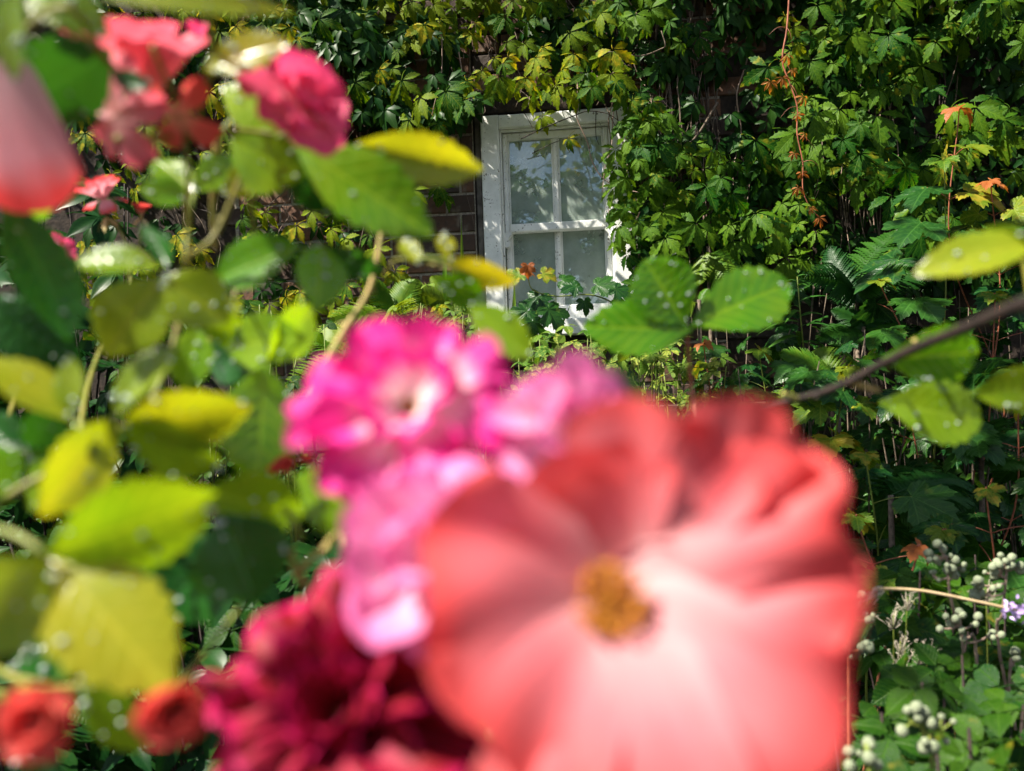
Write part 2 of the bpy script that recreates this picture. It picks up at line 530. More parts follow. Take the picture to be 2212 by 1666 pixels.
MAT = dict(
    shaded_wall=plain_mat('wall_shade_tone', (0.012, 0.010, 0.009), (0.05, 0.035, 0.026), 0.95, 30, 0.9, 0.006),  # deep shade behind the creeper put into the wall colour
    brick=brick_mat(), mortar=wall_mat(), paint=paint_mat(), glass=glass_mat(), dew=dew_mat(),
    old_wood=plain_mat('weathered_wood', (0.05, 0.045, 0.04), (0.15, 0.135, 0.12), 0.85, 30, 0.6),
    blind=plain_mat('blind_cloth', (0.55, 0.60, 0.55), (0.66, 0.70, 0.64), 0.9, 6, 0.1),
    room=plain_mat('room_plaster', (0.10, 0.11, 0.10), (0.14, 0.15, 0.14), 0.9, 5, 0.1),
    iron=plain_mat('dark_iron', (0.015, 0.013, 0.012), (0.04, 0.03, 0.025), 0.6, 60, 0.4),
    soil=plain_mat('soil', (0.012, 0.010, 0.007), (0.035, 0.026, 0.016), 0.95, 14, 0.8, 0.02),
    twig=plain_mat('dry_twig', (0.05, 0.036, 0.026), (0.17, 0.13, 0.095), 0.85, 90, 0.5),
    twig_pale=plain_mat('pale_twig', (0.16, 0.11, 0.085), (0.36, 0.26, 0.20), 0.8, 90, 0.4),
    twig_dark=plain_mat('dark_twig', (0.008, 0.006, 0.006), (0.035, 0.020, 0.016), 0.75, 200, 0.5),
    red_stem=plain_mat('red_stem', (0.16, 0.045, 0.025), (0.38, 0.13, 0.07), 0.5, 60, 0.2),
    green_stem=plain_mat('green_stem', (0.09, 0.15, 0.02), (0.20, 0.22, 0.04), 0.5, 60, 0.2),
    olive_stem=plain_mat('olive_stem', (0.10, 0.13, 0.012), (0.22, 0.18, 0.03), 0.5, 70, 0.2),
    straw=plain_mat('straw', (0.34, 0.25, 0.13), (0.55, 0.42, 0.25), 0.7, 80, 0.3),
    trunk=plain_mat('bark', (0.03, 0.025, 0.018), (0.09, 0.07, 0.05), 0.9, 12, 0.8, 0.02),
    berry=plain_mat('downy_bud', (0.13, 0.18, 0.09), (0.33, 0.35, 0.25), 0.75, 160, 0.5),
    calyx=plain_mat('calyx', (0.20, 0.22, 0.05), (0.42, 0.26, 0.10), 0.6, 90, 0.3),
    anther=plain_mat('anther', (0.26, 0.06, 0.006), (0.56, 0.23, 0.015), 0.7, 400, 0.3),
    lilac=plain_mat('lilac_petal', (0.36, 0.24, 0.55), (0.62, 0.48, 0.80), 0.7, 90, 0.3),
    grass_head=plain_mat('grass_head', (0.22, 0.19, 0.14), (0.42, 0.37, 0.29), 0.8, 90, 0.3),
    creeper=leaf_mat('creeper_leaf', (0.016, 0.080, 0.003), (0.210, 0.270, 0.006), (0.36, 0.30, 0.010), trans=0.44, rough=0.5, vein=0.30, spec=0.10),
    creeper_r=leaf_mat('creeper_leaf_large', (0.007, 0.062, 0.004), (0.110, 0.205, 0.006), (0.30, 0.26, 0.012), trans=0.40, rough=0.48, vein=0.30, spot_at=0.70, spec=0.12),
    creeper_deep=leaf_mat('creeper_leaf_deep', (0.004, 0.034, 0.005), (0.022, 0.066, 0.006), trans=0.3, island=True, spec=0.12, bump=0),  # darker copy for inner leaves, their shade put into the colour
    creeper_red=leaf_mat('creeper_leaf_red', (0.26, 0.08, 0.02), (0.42, 0.19, 0.035), trans=0.4, vein=0.2, spec=0.2),
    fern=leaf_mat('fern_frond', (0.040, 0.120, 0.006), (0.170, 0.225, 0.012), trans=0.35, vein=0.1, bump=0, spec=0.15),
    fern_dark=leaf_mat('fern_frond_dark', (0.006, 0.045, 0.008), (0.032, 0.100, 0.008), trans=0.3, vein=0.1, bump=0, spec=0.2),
    sycamore=leaf_mat('sycamore_leaf', (0.004, 0.036, 0.009), (0.026, 0.088, 0.008), (0.11, 0.15, 0.012), mode='palmate', trans=0.28, rough=0.33, vein=0.4, spec=0.24, nscale=7, spot_at=0.74),
    sycamore_y=leaf_mat('sycamore_leaf_young', (0.045, 0.120, 0.008), (0.150, 0.190, 0.012), (0.27, 0.21, 0.02), mode='palmate', trans=0.36, rough=0.4, vein=0.4, nscale=7, spec=0.2),
    copper=leaf_mat('sycamore_leaf_copper', (0.28, 0.085, 0.025), (0.42, 0.17, 0.045), (0.30, 0.20, 0.03), mode='palmate', trans=0.34, rough=0.4, vein=0.35, veincol=(0.30, 0.07, 0.02), spec=0.2),
    shrub=leaf_mat('shrub_leaf', (0.030, 0.110, 0.010), (0.130, 0.205, 0.018), (0.30, 0.33, 0.05), trans=0.34, rough=0.45, vein=0.6, veincol=(0.30, 0.36, 0.08), nscale=14, spec=0.18),
    bramble=leaf_mat('bramble_leaf', (0.004, 0.040, 0.003), (0.040, 0.098, 0.004), (0.16, 0.14, 0.010), trans=0.34, rough=0.40, vein=0.5, spot_at=0.74, spec=0.16),
    willowherb=leaf_mat('willowherb_leaf', (0.016, 0.090, 0.012), (0.060, 0.150, 0.015), trans=0.32, rough=0.38, vein=0.5, nveins=3, spec=0.25),
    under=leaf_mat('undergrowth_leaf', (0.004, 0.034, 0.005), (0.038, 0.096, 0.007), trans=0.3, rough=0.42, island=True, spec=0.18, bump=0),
    laurel=leaf_mat('laurel_leaf', (0.004, 0.028, 0.006), (0.014, 0.055, 0.008), trans=0.22, rough=0.36, vein=0.15, spec=0.10, bump=0),  # near-black leaf colour stands in for the shade at the left
    grass=leaf_mat('grass_blade', (0.040, 0.120, 0.010), (0.120, 0.200, 0.015), trans=0.34, vein=0.1, nveins=1, spec=0.2),
    hedge=leaf_mat('hedge_leaf', (0.010, 0.045, 0.008), (0.050, 0.100, 0.012), trans=0.3, island=True, vein=0.1, spec=0.15, bump=0),
    rl_green=leaf_mat('rose_leaf_green', (0.080, 0.260, 0.006), (0.280, 0.400, 0.010), trans=0.56, rough=0.24, vein=0.30, nscale=48, spec=0.6, bump=0.18),
    rl_yellow=leaf_mat('rose_leaf_yellow', (0.200, 0.300, 0.008), (0.400, 0.360, 0.014), trans=0.56, rough=0.28, vein=0.25, nscale=48, spec=0.5, bump=0.18),
    rl_dark=leaf_mat('rose_leaf_dark', (0.006, 0.070, 0.008), (0.030, 0.130, 0.010), trans=0.28, rough=0.28, vein=0.2, nscale=48, spec=0.4),
    rl_olive=leaf_mat('rose_leaf_olive', (0.120, 0.250, 0.008), (0.320, 0.340, 0.012), trans=0.55, rough=0.25, vein=0.28, nscale=48, spec=0.6, bump=0.18),
    coral=petal_mat('coral_petal', (0.91, 0.53, 0.54), (0.87, 0.285, 0.325), (0.76, 0.085, 0.085), 0.50, 0.08, 0.50, streak=0.55),
    salmon=petal_mat('salmon_petal', (0.82, 0.42, 0.28), (0.80, 0.18, 0.15), (0.72, 0.08, 0.07), 0.45),
    pinkcoral=petal_mat('pink_coral_petal', (0.90, 0.48, 0.50), (0.86, 0.30, 0.36), (0.80, 0.12, 0.18), 0.45, streak=.6),
    magenta=petal_mat('magenta_petal', (0.95, 0.86, 0.80), (0.84, 0.07, 0.40), (0.76, 0.018, 0.27), 0.44, 0.40, 0.68, mottle=0.5, streak=.8),
    palepink=petal_mat('pale_pink_petal', (0.92, 0.66, 0.74), (0.88, 0.44, 0.64), (0.84, 0.16, 0.46), 0.48, .1, .6, streak=.8),
    blush=petal_mat('blush_petal', (0.78, 0.48, 0.50), (0.76, 0.34, 0.40), (0.72, 0.05, 0.05), 0.40, 0.1, 0.60, streak=.3),
    rosepink=petal_mat('rose_pink_petal', (0.95, 0.50, 0.55), (0.92, 0.17, 0.33), (0.84, 0.06, 0.20), 0.48),
    crimson=petal_mat('crimson_petal', (0.12, 0.004, 0.004), (0.22, 0.005, 0.012), (0.46, 0.007, 0.095), 0.25, .2, .88),  # crimson darkened for shade, lit magenta tips put into the colour
)


# ------------------------------------------------------------------ leaf shapes (local: base at origin, +Y to the tip, +Z upper face)
PROF2 = [(0, .05), (.08, .36), (.18, .66), (.30, .88), (.45, 1.0), (.58, .99), (.70, .90), (.80, .74), (.89, .52), (.95, .30), (1.0, 0.0)]
PROF = [(0, .04), (.08, .30), (.18, .60), (.30, .85), (.45, 1.0), (.58, .95), (.70, .76), (.80, .52), (.89, .27), (.95, .11), (1.0, 0.0)]


def interp(t, P=None):
    P = P or PROF
    for (a, va), (b, vb) in zip(P, P[1:]):
        if t <= b:
            return va + (vb - va) * (t - a) / (b - a)
    return 0.0


def leaflet(mb, M, L, Wd, teeth=6, fold=0.25, droop=0.25, peak=0.45, serr=0.10, cols=2, wavy=0.0, seed=0, side=0.0, blunt=0.0):
    n = teeth * 2
    a = 1.0
    b = a * (1 - peak) / peak
    mx = (peak ** a) * ((1 - peak) ** b)
    vs_, uvs, fs = [], [], []
    xs = [-1, 1] if cols == 1 else [-1, -0.5, 0.5, 1]
    order = ([-1, 0, 1] if cols == 1 else [-1, -0.5, 0, 0.5, 1])
    for i in range(n + 1):
        t = i / n
        tt = t ** (math.log(0.45) / math.log(peak))
        prof = interp(tt) * (1 - blunt) + (interp(tt, PROF2) * blunt if blunt else 0)
        h = Wd * 0.5 * prof
        if 0 < i < n:
            h *= 1 + (serr if i % 2 else -serr)
        yb = L * t
        zb = -droop * L * t * t
        for s in order:
            xx = s * h + side * L * t * t
            yo = yb - (serr * L * 0.25 * abs(s) if i % 2 == 0 and abs(s) == 1 and 0 < i < n else 0)
            zz = zb + fold * abs(s) * h * (1.0 if abs(s) < 1 else 0.85)
            if wavy:
                zz += wavy * Wd * math.sin(t * 9 + s * 3 + seed) * abs(s)
            if i % 2 and abs(s) == 0.5:
                zz += 0.03 * Wd
            vs_.append((xx, yo, zz))
            uvs.append((0.5 + 0.5 * s * min(1, prof + 0.15), t))
    k = len(order)
    for i in range(n):
        for j in range(k - 1):
            fs.append((i * k + j, i * k + j + 1, (i + 1) * k + j + 1, (i + 1) * k + j))
    mb.add(vs_, fs, uvs, M)


def rot(ax, a):
    return Matrix.Rotation(a, 4, ax)


def creeper_leaf_mesh(seed, mat, detail=True, young=False):
    r = random.Random(seed)
    mb = MB()
    angs = [0, 46, -46, 98, -98]
    lens = [1.0, 0.93, 0.93, 0.70, 0.70]
    for a, l in zip(angs, lens):
        a2 = a + r.uniform(-8, 8)
        l2 = l * r.uniform(0.88, 1.08)
        M = rot('Z', R(a2)) @ rot('X', R(r.uniform(-22, 4) - (14 if young else 0))) @ rot('Y', R(r.uniform(-18, 18)))
        M = M @ Matrix.Translation((0, 0.07, 0))
        leaflet(mb, M, l2, l2 * r.uniform(0.36, 0.45) * (0.75 if young else 1), teeth=6 if detail else 3, fold=r.uniform(0.15, 0.45) + (0.4 if young else 0),
                droop=r.uniform(0.15, 0.45), peak=0.52, serr=0.15, cols=2 if detail else 1, seed=r.random() * 6, side=r.uniform(-0.06, 0.06))
    if detail:
        mb.tube(bez((0, 0, 0), (0, -0.35, -0.1), (r.uniform(-0.2, 0.2), -0.75, -0.65), 5), [0.016] * 6, 4)
    return mb


def syc_outline(r, lobes=5):
    pts = []
    ang = [-96, -48, 0, 48, 96]
    ln = [0.62, 0.92, 1.08, 0.92, 0.62]
    # each lobe: sinus point, shoulder teeth, tip
    for i, (a, l) in enumerate(zip(ang, ln)):
        l *= r.uniform(0.93, 1.06)
        seq = [(-20, 0.80), (-16, 0.76), (-11, 0.90), (-7, 0.86), (0, 1.0), (7, 0.86), (11, 0.90), (16, 0.76), (20, 0.80)]
        if i > 0:
            pts.append((a - 24, min(ln[i], ln[i - 1]) * 0.66))
        for da, f in seq:
            pts.append((a + da + r.uniform(-1.0, 1.0), l * f * r.uniform(0.97, 1.03)))
    pts = [(-150, 0.24), (-128, 0.42)] + pts + [(128, 0.42), (150, 0.24)]
    return pts


def sycamore_leaf_mesh(seed, curl=0.25, fold=0.0):
    r = random.Random(seed)
    mb = MB()
    pts = syc_outline(r)
    vs_, uvs, fs = [(0, 0, 0)], [(0.5, 0.1)], []
    rings = (0.45, 0.78, 1.0)
    ph = r.uniform(0, 6)
    for k in rings:
        for a, l in pts:
            x, y = math.sin(R(a)) * l * k, math.cos(R(a)) * l * k
            lobe = a / 48.0
            d = abs(lobe - round(lobe)) * 2
            rr = math.hypot(x, y)
            z = 0.10 * d * rr - curl * rr * rr * (0.8 + 0.4 * math.sin(R(a) * 2 + ph)) + 0.02 * math.sin(a * 1.7 + k * 9 + ph)
            z += fold * abs(x)
            vs_.append((x, y, z))
            uvs.append((0.5 + x * 0.45, 0.1 + y * 0.45))
    n = len(pts)
    for i in range(n - 1):
        fs.append((0, 1 + i + 1, 1 + i))
        for k in range(len(rings) - 1):
            o0, o1 = 1 + k * n, 1 + (k + 1) * n
            fs.append((o0 + i, o0 + i + 1, o1 + i + 1, o1 + i))
    fs = [tuple(reversed(f)) for f in fs]
    mb.add(vs_, fs, uvs)
    return mb


def trifoliate_mesh(seed, n=3, wid=0.68, teeth=6, petiole=True):
    r = random.Random(seed)
    mb = MB()
    teeth += 2
    spec = [(0, 1.0, 0.10), (75, 0.82, 0.0), (-75, 0.82, 0.0)]
    if n == 5:
        spec += [(100, 0.7, -0.45), (-100, 0.7, -0.45)]
    for a, l, off in spec:
        l *= r.uniform(0.9, 1.08)
        M = Matrix.Translation((0, off, 0)) @ rot('Z', R(a + r.uniform(-10, 10))) @ rot('X', R(r.uniform(-20, 12))) @ rot('Y', R(r.uniform(-15, 15))) @ Matrix.Translation((0, 0.06, 0))
        leaflet(mb, M, l, l * wid * r.uniform(0.9, 1.1), teeth=teeth, fold=r.uniform(0.1, 0.35), droop=r.uniform(0.1, 0.4), peak=0.42, serr=0.07, seed=r.random() * 6)
    if petiole:
        mb.tube(bez((0, 0.1, 0), (0, -0.4, -0.05), (r.uniform(-0.2, 0.2), -0.9, -0.4), 4), [0.018] * 5, 4)
    return mb


def frond_mesh(seed, pairs=22, arch=0.5):
    r = random.Random(seed)
    mb = MB()
    path = []
    for i in range(15):
        t = i / 14
        path.append(Vector((0.05 * math.sin(t * 3 + seed), t * (1 - 0.18 * t * arch), -arch * 0.55 * t * t + 0.02)))
    mb.tube(path, taper(15, 0.010, 0.003), 4)
    for k in range(pairs):
        t = 0.12 + 0.86 * k / (pairs - 1)
        fi = t * 14
        i0 = min(int(fi), 13)
        p = path[i0].lerp(path[i0 + 1], fi - i0)
        tg = (path[i0 + 1] - path[i0]).normalized()
        L = 0.30 * (math.sin(math.pi * min(1, (t * 0.9 + 0.12)) ** 0.8) ** 0.75 + 0.04)
        for s in (-1, 1):
            yd = (Vector((s, 0.42 + 0.5 * t, 0)) + tg * 0.15 + Vector((0, 0, r.uniform(-0.25, 0.02)))).normalized()
            M = frame(p, yd, Vector((0, 0.2, 1)))
            m = 7
            vs_, uvs, fs = [], [], []
            for i in range(2 * m + 1):
                u = i / (2 * m)
                h = 0.042 * (1 - u) ** 0.7 * (0.55 + 0.45 * (i % 2)) + 0.002
                z = -0.35 * L * u * u
                for sx in (-1, 0, 1):
                    vs_.append((sx * h, L * u + (0.012 if sx and i % 2 else 0), z + (0.006 if sx else 0)))
                    uvs.append((0.5 + sx * 0.5, u))
            for i in range(2 * m):
                for j in range(2):
                    fs.append((i * 3 + j, i * 3 + j + 1, (i + 1) * 3 + j + 1, (i + 1) * 3 + j))
            mb.add(vs_, fs, uvs, M)
    return mb


def petal(mb, M, L, Wd, cup=0.3, curl=0.2, ruffle=0.05, notch=0.06, seed=0, nu=10, nv=10, neck=0.22):
    vs_, uvs, fs = [], [], []
    ph = seed * 2.3
    for i in range(nu + 1):
        t = i / nu
        p = (neck + (1 - neck) * t ** 0.75)
        for j in range(nv + 1):
            s = -1 + 2 * j / nv
            x = Wd * 0.5 * s * p * (1 - 0.10 * t ** 4 * abs(s))
            y = L * (t - 0.26 * t ** 3 * s * s * abs(s) ** 0.5) - notch * L * math.exp(-(s / 0.3) ** 2) * t ** 5
            z = cup * Wd * 0.5 * (s * s) * t - curl * L * t ** 3
            z += ruffle * L * t * t * (math.sin(3.6 * s + ph) + 0.6 * math.sin(7.1 * s + 4 * t + ph * 1.7))
            vs_.append((x, y, z))
            uvs.append((0.5 + 0.5 * s, t))
    k = nv + 1
    for i in range(nu):
        for j in range(nv):
            fs.append((i * k + j, i * k + j + 1, (i + 1) * k + j + 1, (i + 1) * k + j))
    mb.add(vs_, fs, uvs, M)


# ------------------------------------------------------------------ ground
g = MB()
NX, NY = 60, 60
xs = [-30 + 60 * i / NX for i in range(NX + 1)]
xs = [(-1 if a < 0 else 1) * (abs(a) / 30) ** 2 * 30 for a in xs]
ys = [-30 + 33.4 * (j / NY) ** 0.55 for j in range(NY + 1)]
gv, gf = [], []
for y in ys:
    for x in xs:
        gv.append((x, y, ground_z(x, y)))
for j in range(NY):
    for i in range(NX):
        a = j * (NX + 1) + i
        gf.append((a, a + 1, a + NX + 2, a + NX + 1))
g.add(gv, gf)
o = g.build('ground', MAT['soil'])
tag(o, 'dark soil bank rising to the brick wall', 'ground', kind='structure')

# ------------------------------------------------------------------ wall and window
tl = wallpt(1035, 253)
u0 = wu(tl) + 0.004
z1 = tl.z
u1 = wu(wallpt(1366, 500))
zb = wallpt(1075, 712).z
wall = MB()
WR = Matrix(((WT.x, -WN.x, 0, WO.x), (WT.y, -WN.y, 0, WO.y), (0, 0, 1, 0), (0, 0, 0, 1)))   # x along wall, y into the wall, z up
HW = 5.2
wall.box((-4.5, 0.0, -0.2), (u0 - 0.028, 0.25, HW), WR)
wall.box((u1 + 0.012, 0.0, -0.2), (4.5, 0.25, HW), WR)
wall.box((u0 - 0.028, 0.0, -0.2), (u1 + 0.012, 0.25, zb), WR)
wall.box((u0 - 0.028, 0.0, z1 + 0.012), (u1 + 0.012, 0.25, HW), WR)
brick_wall = wall.build('brick_wall', MAT['shaded_wall'], None, False)
tag(brick_wall, 'old dark brick house wall with pale mortar around the white window', 'wall')

BH, BG = 0.066, 0.010
for (ua, ub, za, zc) in ((u0 - 1.0, u0 - 0.030, zb - 0.5, z1 + 0.35), (u1 + 0.014, u1 + 0.34, zb - 0.5, z1 + 0.35)):
    mm = MB()
    mm.box((ua, -0.003, za), (ub, 0.02, zc), WR)
    mm.build('mortar', MAT['mortar'], brick_wall, False)
brick_meshes = {}


def brick(u, z, ln):
    key = round(ln, 3)
    if key not in brick_meshes:
        brick_meshes[key] = []
        for k in range(5):
            mb = MB()
            c, hx, hz = 0.004, ln / 2, BH / 2
            prof = []
            for dx, dz in ((-hx, -hz), (hx, -hz), (hx, hz), (-hx, hz)):
                prof.append((dx, dz))
            vs_ = [(x, 0.03, z_) for x, z_ in prof] + [(x + rnd.uniform(-.0012, .0012), 0.0 + rnd.uniform(-.001, .001), z_ + rnd.uniform(-.0012, .0012)) for x, z_ in prof]
            vs_ += [(x * (1 - c / hx) + rnd.uniform(-.0015, .0015), -0.004 + rnd.uniform(-.0015, .0015), z_ * (1 - c / hz) + rnd.uniform(-.0015, .0015)) for x, z_ in prof]
            fs = [(8, 9, 10, 11)]
            for a in range(4):
                b = (a + 1) % 4
                fs.append((a, b, 4 + b, 4 + a))
                fs.append((4 + a, 4 + b, 8 + b, 8 + a))
            mb.add(vs_, fs)
            brick_meshes[key].append(mb.mesh('brick', MAT['brick'], False))
    M = WR @ Matrix.Translation((u, -0.007 + rnd.uniform(-0.002, 0.002), z))
    put('brick', rnd.choice(brick_meshes[key]), M, brick_wall)


row = 0
z = zb - 0.42
while z < z1 + 0.62:
    for side in (-1, 1):
        lim = 0.95 if side < 0 else 0.30
        edge = u0 - 0.034 if side < 0 else u1 + 0.018
        d = 0.0
        k = 0
        while d < lim:
            if row % 2 == 0:
                ln = 0.102
            else:
                ln = 0.215
            if k == 0 and row % 2 == 1:
                ln = 0.048
            uc = edge + side * (d + ln / 2)
            if len(brick_wall.children) < 290:
                brick(uc, z, ln)
            d += ln + BG
            k += 1
    if z - BH / 2 > z1 + 0.02 or z + BH / 2 < zb - 0.02:
        d = u0 - 0.02
        while d < u1 - 0.02 and len(brick_wall.children) < 298:
            brick(d + 0.051, z, 0.102)
            d += 0.112
    z += BH + BG
    row += 1

win = thing('sash_window', 'white painted wooden sash window set in the dark brick wall', 'window')


def wbox(name, u_a, u_b, z_a, z_b, n_a, n_b, parent, mat='paint', bev=0.0):
    """box in wall coordinates: n_a .. n_b is depth into the wall"""
    mb = MB()
    if bev:
        c = bev
        vs_ = [(u_a, n_b, z_a), (u_b, n_b, z_a), (u_b, n_b, z_b), (u_a, n_b, z_b),
               (u_a, n_a + c, z_a), (u_b, n_a + c, z_a), (u_b, n_a + c, z_b), (u_a, n_a + c, z_b),
               (u_a + c, n_a, z_a + c), (u_b - c, n_a, z_a + c), (u_b - c, n_a, z_b - c), (u_a + c, n_a, z_b - c)]
        fs = [(8, 9, 10, 11), (3, 2, 1, 0)]
        for a in range(4):
            b = (a + 1) % 4
            fs.append((a, b, 4 + b, 4 + a))
            fs.append((4 + a, 4 + b, 8 + b, 8 + a))
        mb.add(vs_, fs, None, WR)
    else:
        mb.box((u_a, n_a, z_a), (u_b, n_b, z_b), WR)
    return mb.build(name, MAT[mat], parent, False)


JW = 0.070
fr = wbox('frame', u0, u0 + JW, zb + 0.03, z1, -0.012, 0.12, win, bev=0.004)
wbox('frame', u1 - JW, u1, zb + 0.03, z1, -0.012, 0.12, win, bev=0.004)
HR = 0.052
wbox('frame', u0 + JW, u1 - JW, z1 - HR, z1 - 0.001, -0.010, 0.12, win, bev=0.004)
wbox('sill', u0 - 0.03, u1 + 0.03, zb - 0.035, zb + 0.028, -0.05, 0.14, win, bev=0.006)
wbox('side_batten', u0 - 0.026, u0 - 0.002, zb + 0.03, z1 + 0.008, 0.004, 0.10, win, 'old_wood', bev=0.004)
# staff bead round the opening
bd = 0.007
wbox('bead', u0 + JW, u0 + JW + bd, zb + 0.03, z1 - HR, 0.008, 0.03, win, bev=0.003)
wbox('bead', u1 - JW - bd, u1 - JW, zb + 0.03, z1 - HR, 0.008, 0.03, win, bev=0.003)
wbox('bead', u0 + JW + bd, u1 - JW - bd, z1 - HR - bd, z1 - HR, 0.008, 0.03, win, bev=0.003)
A, B = u0 + JW + bd, u1 - JW - bd
zm = wallpt(1200, 484).z          # centre of the meeting rail
top = z1 - HR - bd


def sash(name, za, zb_, n, bot_h, top_h, horn):
    st = 0.021
    s = bpy.data.objects.new(name, None)
    C.objects.link(s)
    s.parent = win
    wbox('stile', A, A + st, za, zb_, n, n + 0.035, s, bev=0.004)
    wbox('stile', B - st, B, za, zb_, n, n + 0.035, s, bev=0.004)
    wbox('rail', A + st, B - st, za, za + bot_h, n - 0.004, n + 0.035, s, bev=0.004)
    wbox('rail', A + st, B - st, zb_ - top_h, zb_, n + 0.001, n + 0.035, s, bev=0.004)
    mid = (A + B) / 2
    wbox('glazing_bar', mid - 0.010, mid + 0.010, za + bot_h, zb_ - top_h, n + 0.004, n + 0.034, s, bev=0.005)
    mb = MB()
    for p, q in ((A + st, mid - 0.010), (mid + 0.010, B - st)):
        m2 = MB()
        m2.box((p - 0.003, n + 0.020, za + bot_h - 0.003), (q + 0.003, n + 0.0225, zb_ - top_h + 0.003), WR)
        m2.build('pane', MAT['glass'], s, False)
        # putty slivers round each pane
        for (a_, b_, c_, d_) in ((p, p + 0.006, za + bot_h, zb_ - top_h), (q - 0.006, q, za + bot_h, zb_ - top_h)):
            wbox('putty', a_, b_, c_, d_, n + 0.010, n + 0.019, s, bev=0.002)
    if horn:
        for uu, sg in ((A, 1), (B, -1)):
            hb = MB()
            prof = [(0, 0), (0.026, 0), (0.026, -0.008), (0.020, -0.016), (0.012, -0.024), (0.012, -0.032), (0.018, -0.040), (0.020, -0.048), (0.014, -0.056), (0.004, -0.058), (0, -0.055)]
            k = len(prof)
            vs_ = [(uu + sg * x, n - 0.002, za + 0.001 + y) for x, y in prof] + [(uu + sg * x, n + 0.03, za + 0.001 + y) for x, y in prof]
            fs = [tuple(range(k)), tuple(reversed(range(k, 2 * k)))] + [(i, i + k, (i + 1) % k + k, (i + 1) % k) for i in range(k)]
            hb.add(vs_, fs, None, WR)
            hb.build('horn', MAT['paint'], s, False)
    return s


sash('upper_sash', zm - 0.018, top, 0.030, 0.032, 0.030, True)
sash('lower_sash', zb + 0.030, zm + 0.016, 0.069, 0.060, 0.030, False)
# the catch that stands on the meeting rail behind the glass
cb = MB()
mu = (A + B) / 2 - 0.045
cb.box((mu - 0.022, 0.072, zm + 0.0165), (mu + 0.024, 0.092, zm + 0.024), WR)
cb.box((mu + 0.008, 0.074, zm + 0.0235), (mu + 0.016, 0.090, zm + 0.036), WR)
cb.ball(WR @ Vector((mu + 0.012, 0.082, zm + 0.040)), 0.008)
cb.build('catch', MAT['iron'], win)
bl = MB()
n_f = 24
vs_, fs = [], []
for i in range(n_f + 1):
    uu = u0 + 0.02 + (u1 - u0 - 0.04) * i / n_f
    dd = 0.175 + 0.006 * math.sin(i * 1.3) + 0.003 * math.sin(i * 3.1)
    vs_ += [(uu, dd, zb - 0.02), (uu, dd, z1 + 0.03)]
for i in range(n_f):
    fs.append((2 * i, 2 * i + 2, 2 * i + 3, 2 * i + 1))
bl.add(vs_, fs, None, WR)
o = bl.build('window_blind', MAT['blind'])
tag(o, 'pale grey green cloth blind hanging behind the window panes', 'blind')

# ------------------------------------------------------------------ trees across the garden, seen mirrored in the panes
def tree(x, y, h, rad, label, seed):
    r = random.Random(seed)
    t = thing('garden_tree', label, 'tree', 'trees across the garden')
    tb = MB()
    gz = ground_z(x, y)
    pts = [Vector((x + 0.1 * math.sin(i), y + 0.1 * math.cos(i * 1.3), gz - 0.1 + h * 0.75 * i / 6)) for i in range(7)]
    tb.tube(pts, taper(7, 0.22, 0.05), 8)
    for k in range(7):
        a = r.uniform(0, 6.28)
        p = pts[2 + k % 4]
        q = p + Vector((math.cos(a) * rad * 0.7, math.sin(a) * rad * 0.7, r.uniform(0.3, 0.25 * h)))
        tb.tube(bez(p, (p + q) / 2 + Vector((0, 0, 0.2)), q, 5), taper(6, 0.08, 0.02), 5)
    tb.build('trunk', MAT['trunk'], t)
    cb_ = MB()
    clumps = []
    for k in range(60):
        a = r.uniform(0, 6.28)
        e = r.uniform(-0.9, 1.0)
        rr = rad * (0.45 + 0.55 * r.random()) * math.sqrt(max(0.05, 1 - e * e * 0.8))
        clumps.append(Vector((x + math.cos(a) * rr, y + math.sin(a) * rr, gz + h * 0.56 + e * h * 0.42)))
    for c in clumps:
        cb_.ball(c, rad * 0.13, 7, 5)
        for q in range(110):
            d = Vector((r.gauss(0, 1), r.gauss(0, 1), r.gauss(0, 1)))
            p = c + d.normalized() * rad * r.uniform(.06, .36)
            s = r.uniform(0.12, 0.24)
            M = frame(p, Vector((r.gauss(0, 1), r.gauss(0, 1), r.gauss(-0.3, 0.6))), Vector((r.gauss(0, .6), r.gauss(0, .6), 1)))
            cb_.add([(0, 0, 0), (-s * .4, s * .5, 0.02), (0, s * 1.2, -0.02), (s * .4, s * .5, 0.02)], [(0, 3, 2, 1)], [(.5, 0), (0, .5), (.5, 1), (1, .5)], M)
    cb_.build('crown', MAT['hedge'], t)


tree(-3.6, -9.6, 5.85, 1.8, 'broad leafy tree mirrored in the upper window panes', 3)
tree(0.6, -10.2, 5.2, 1.8, 'rounded tree standing beside the mirrored ones across the garden', 4)
tree(-1.4, -12.5, 5.9, 2.2, 'farther tree mirrored lower in the right hand window pane', 9)

t = thing('unseen_shade_tree', 'unseen tree added over the bank to shade the lower right plants', 'tree')  # added out of view, crown placed to cast shade on the bank
r = random.Random(12)
tb = MB()
tp_ = smooth_path([Vector((-3.4, .6, -.1)), Vector((-3.3, .65, 1.6)), Vector((-2.9, .75, 3.0)), Vector((-2.0, .95, 3.8)), Vector((-.7, 1.1, 4.0))], 5)
tb.tube(tp_, taper(len(tp_), .16, .03), 8)
OC = []
for k in range(26):
    a = r.uniform(0, 6.28)
    rr = math.sqrt(r.random()) * 1.0
    c = Vector((-.62 + math.cos(a) * rr, 1.15 + math.sin(a) * rr * .72, 3.95 + r.uniform(-.3, .35)))
    if k > 22:
        c = Vector((-1.3 + math.cos(a) * rr * .55, .45 + math.sin(a) * rr * .45, 3.9 + r.uniform(-.2, .2)))
    OC.append(c)
    tb.tube(bez(tp_[-1 - (k % 5)], (tp_[-1] + c) / 2 + Vector((0, 0, .1)), c, 4), taper(5, .018, .006), 4)
tb.build('trunk', MAT['trunk'], t)
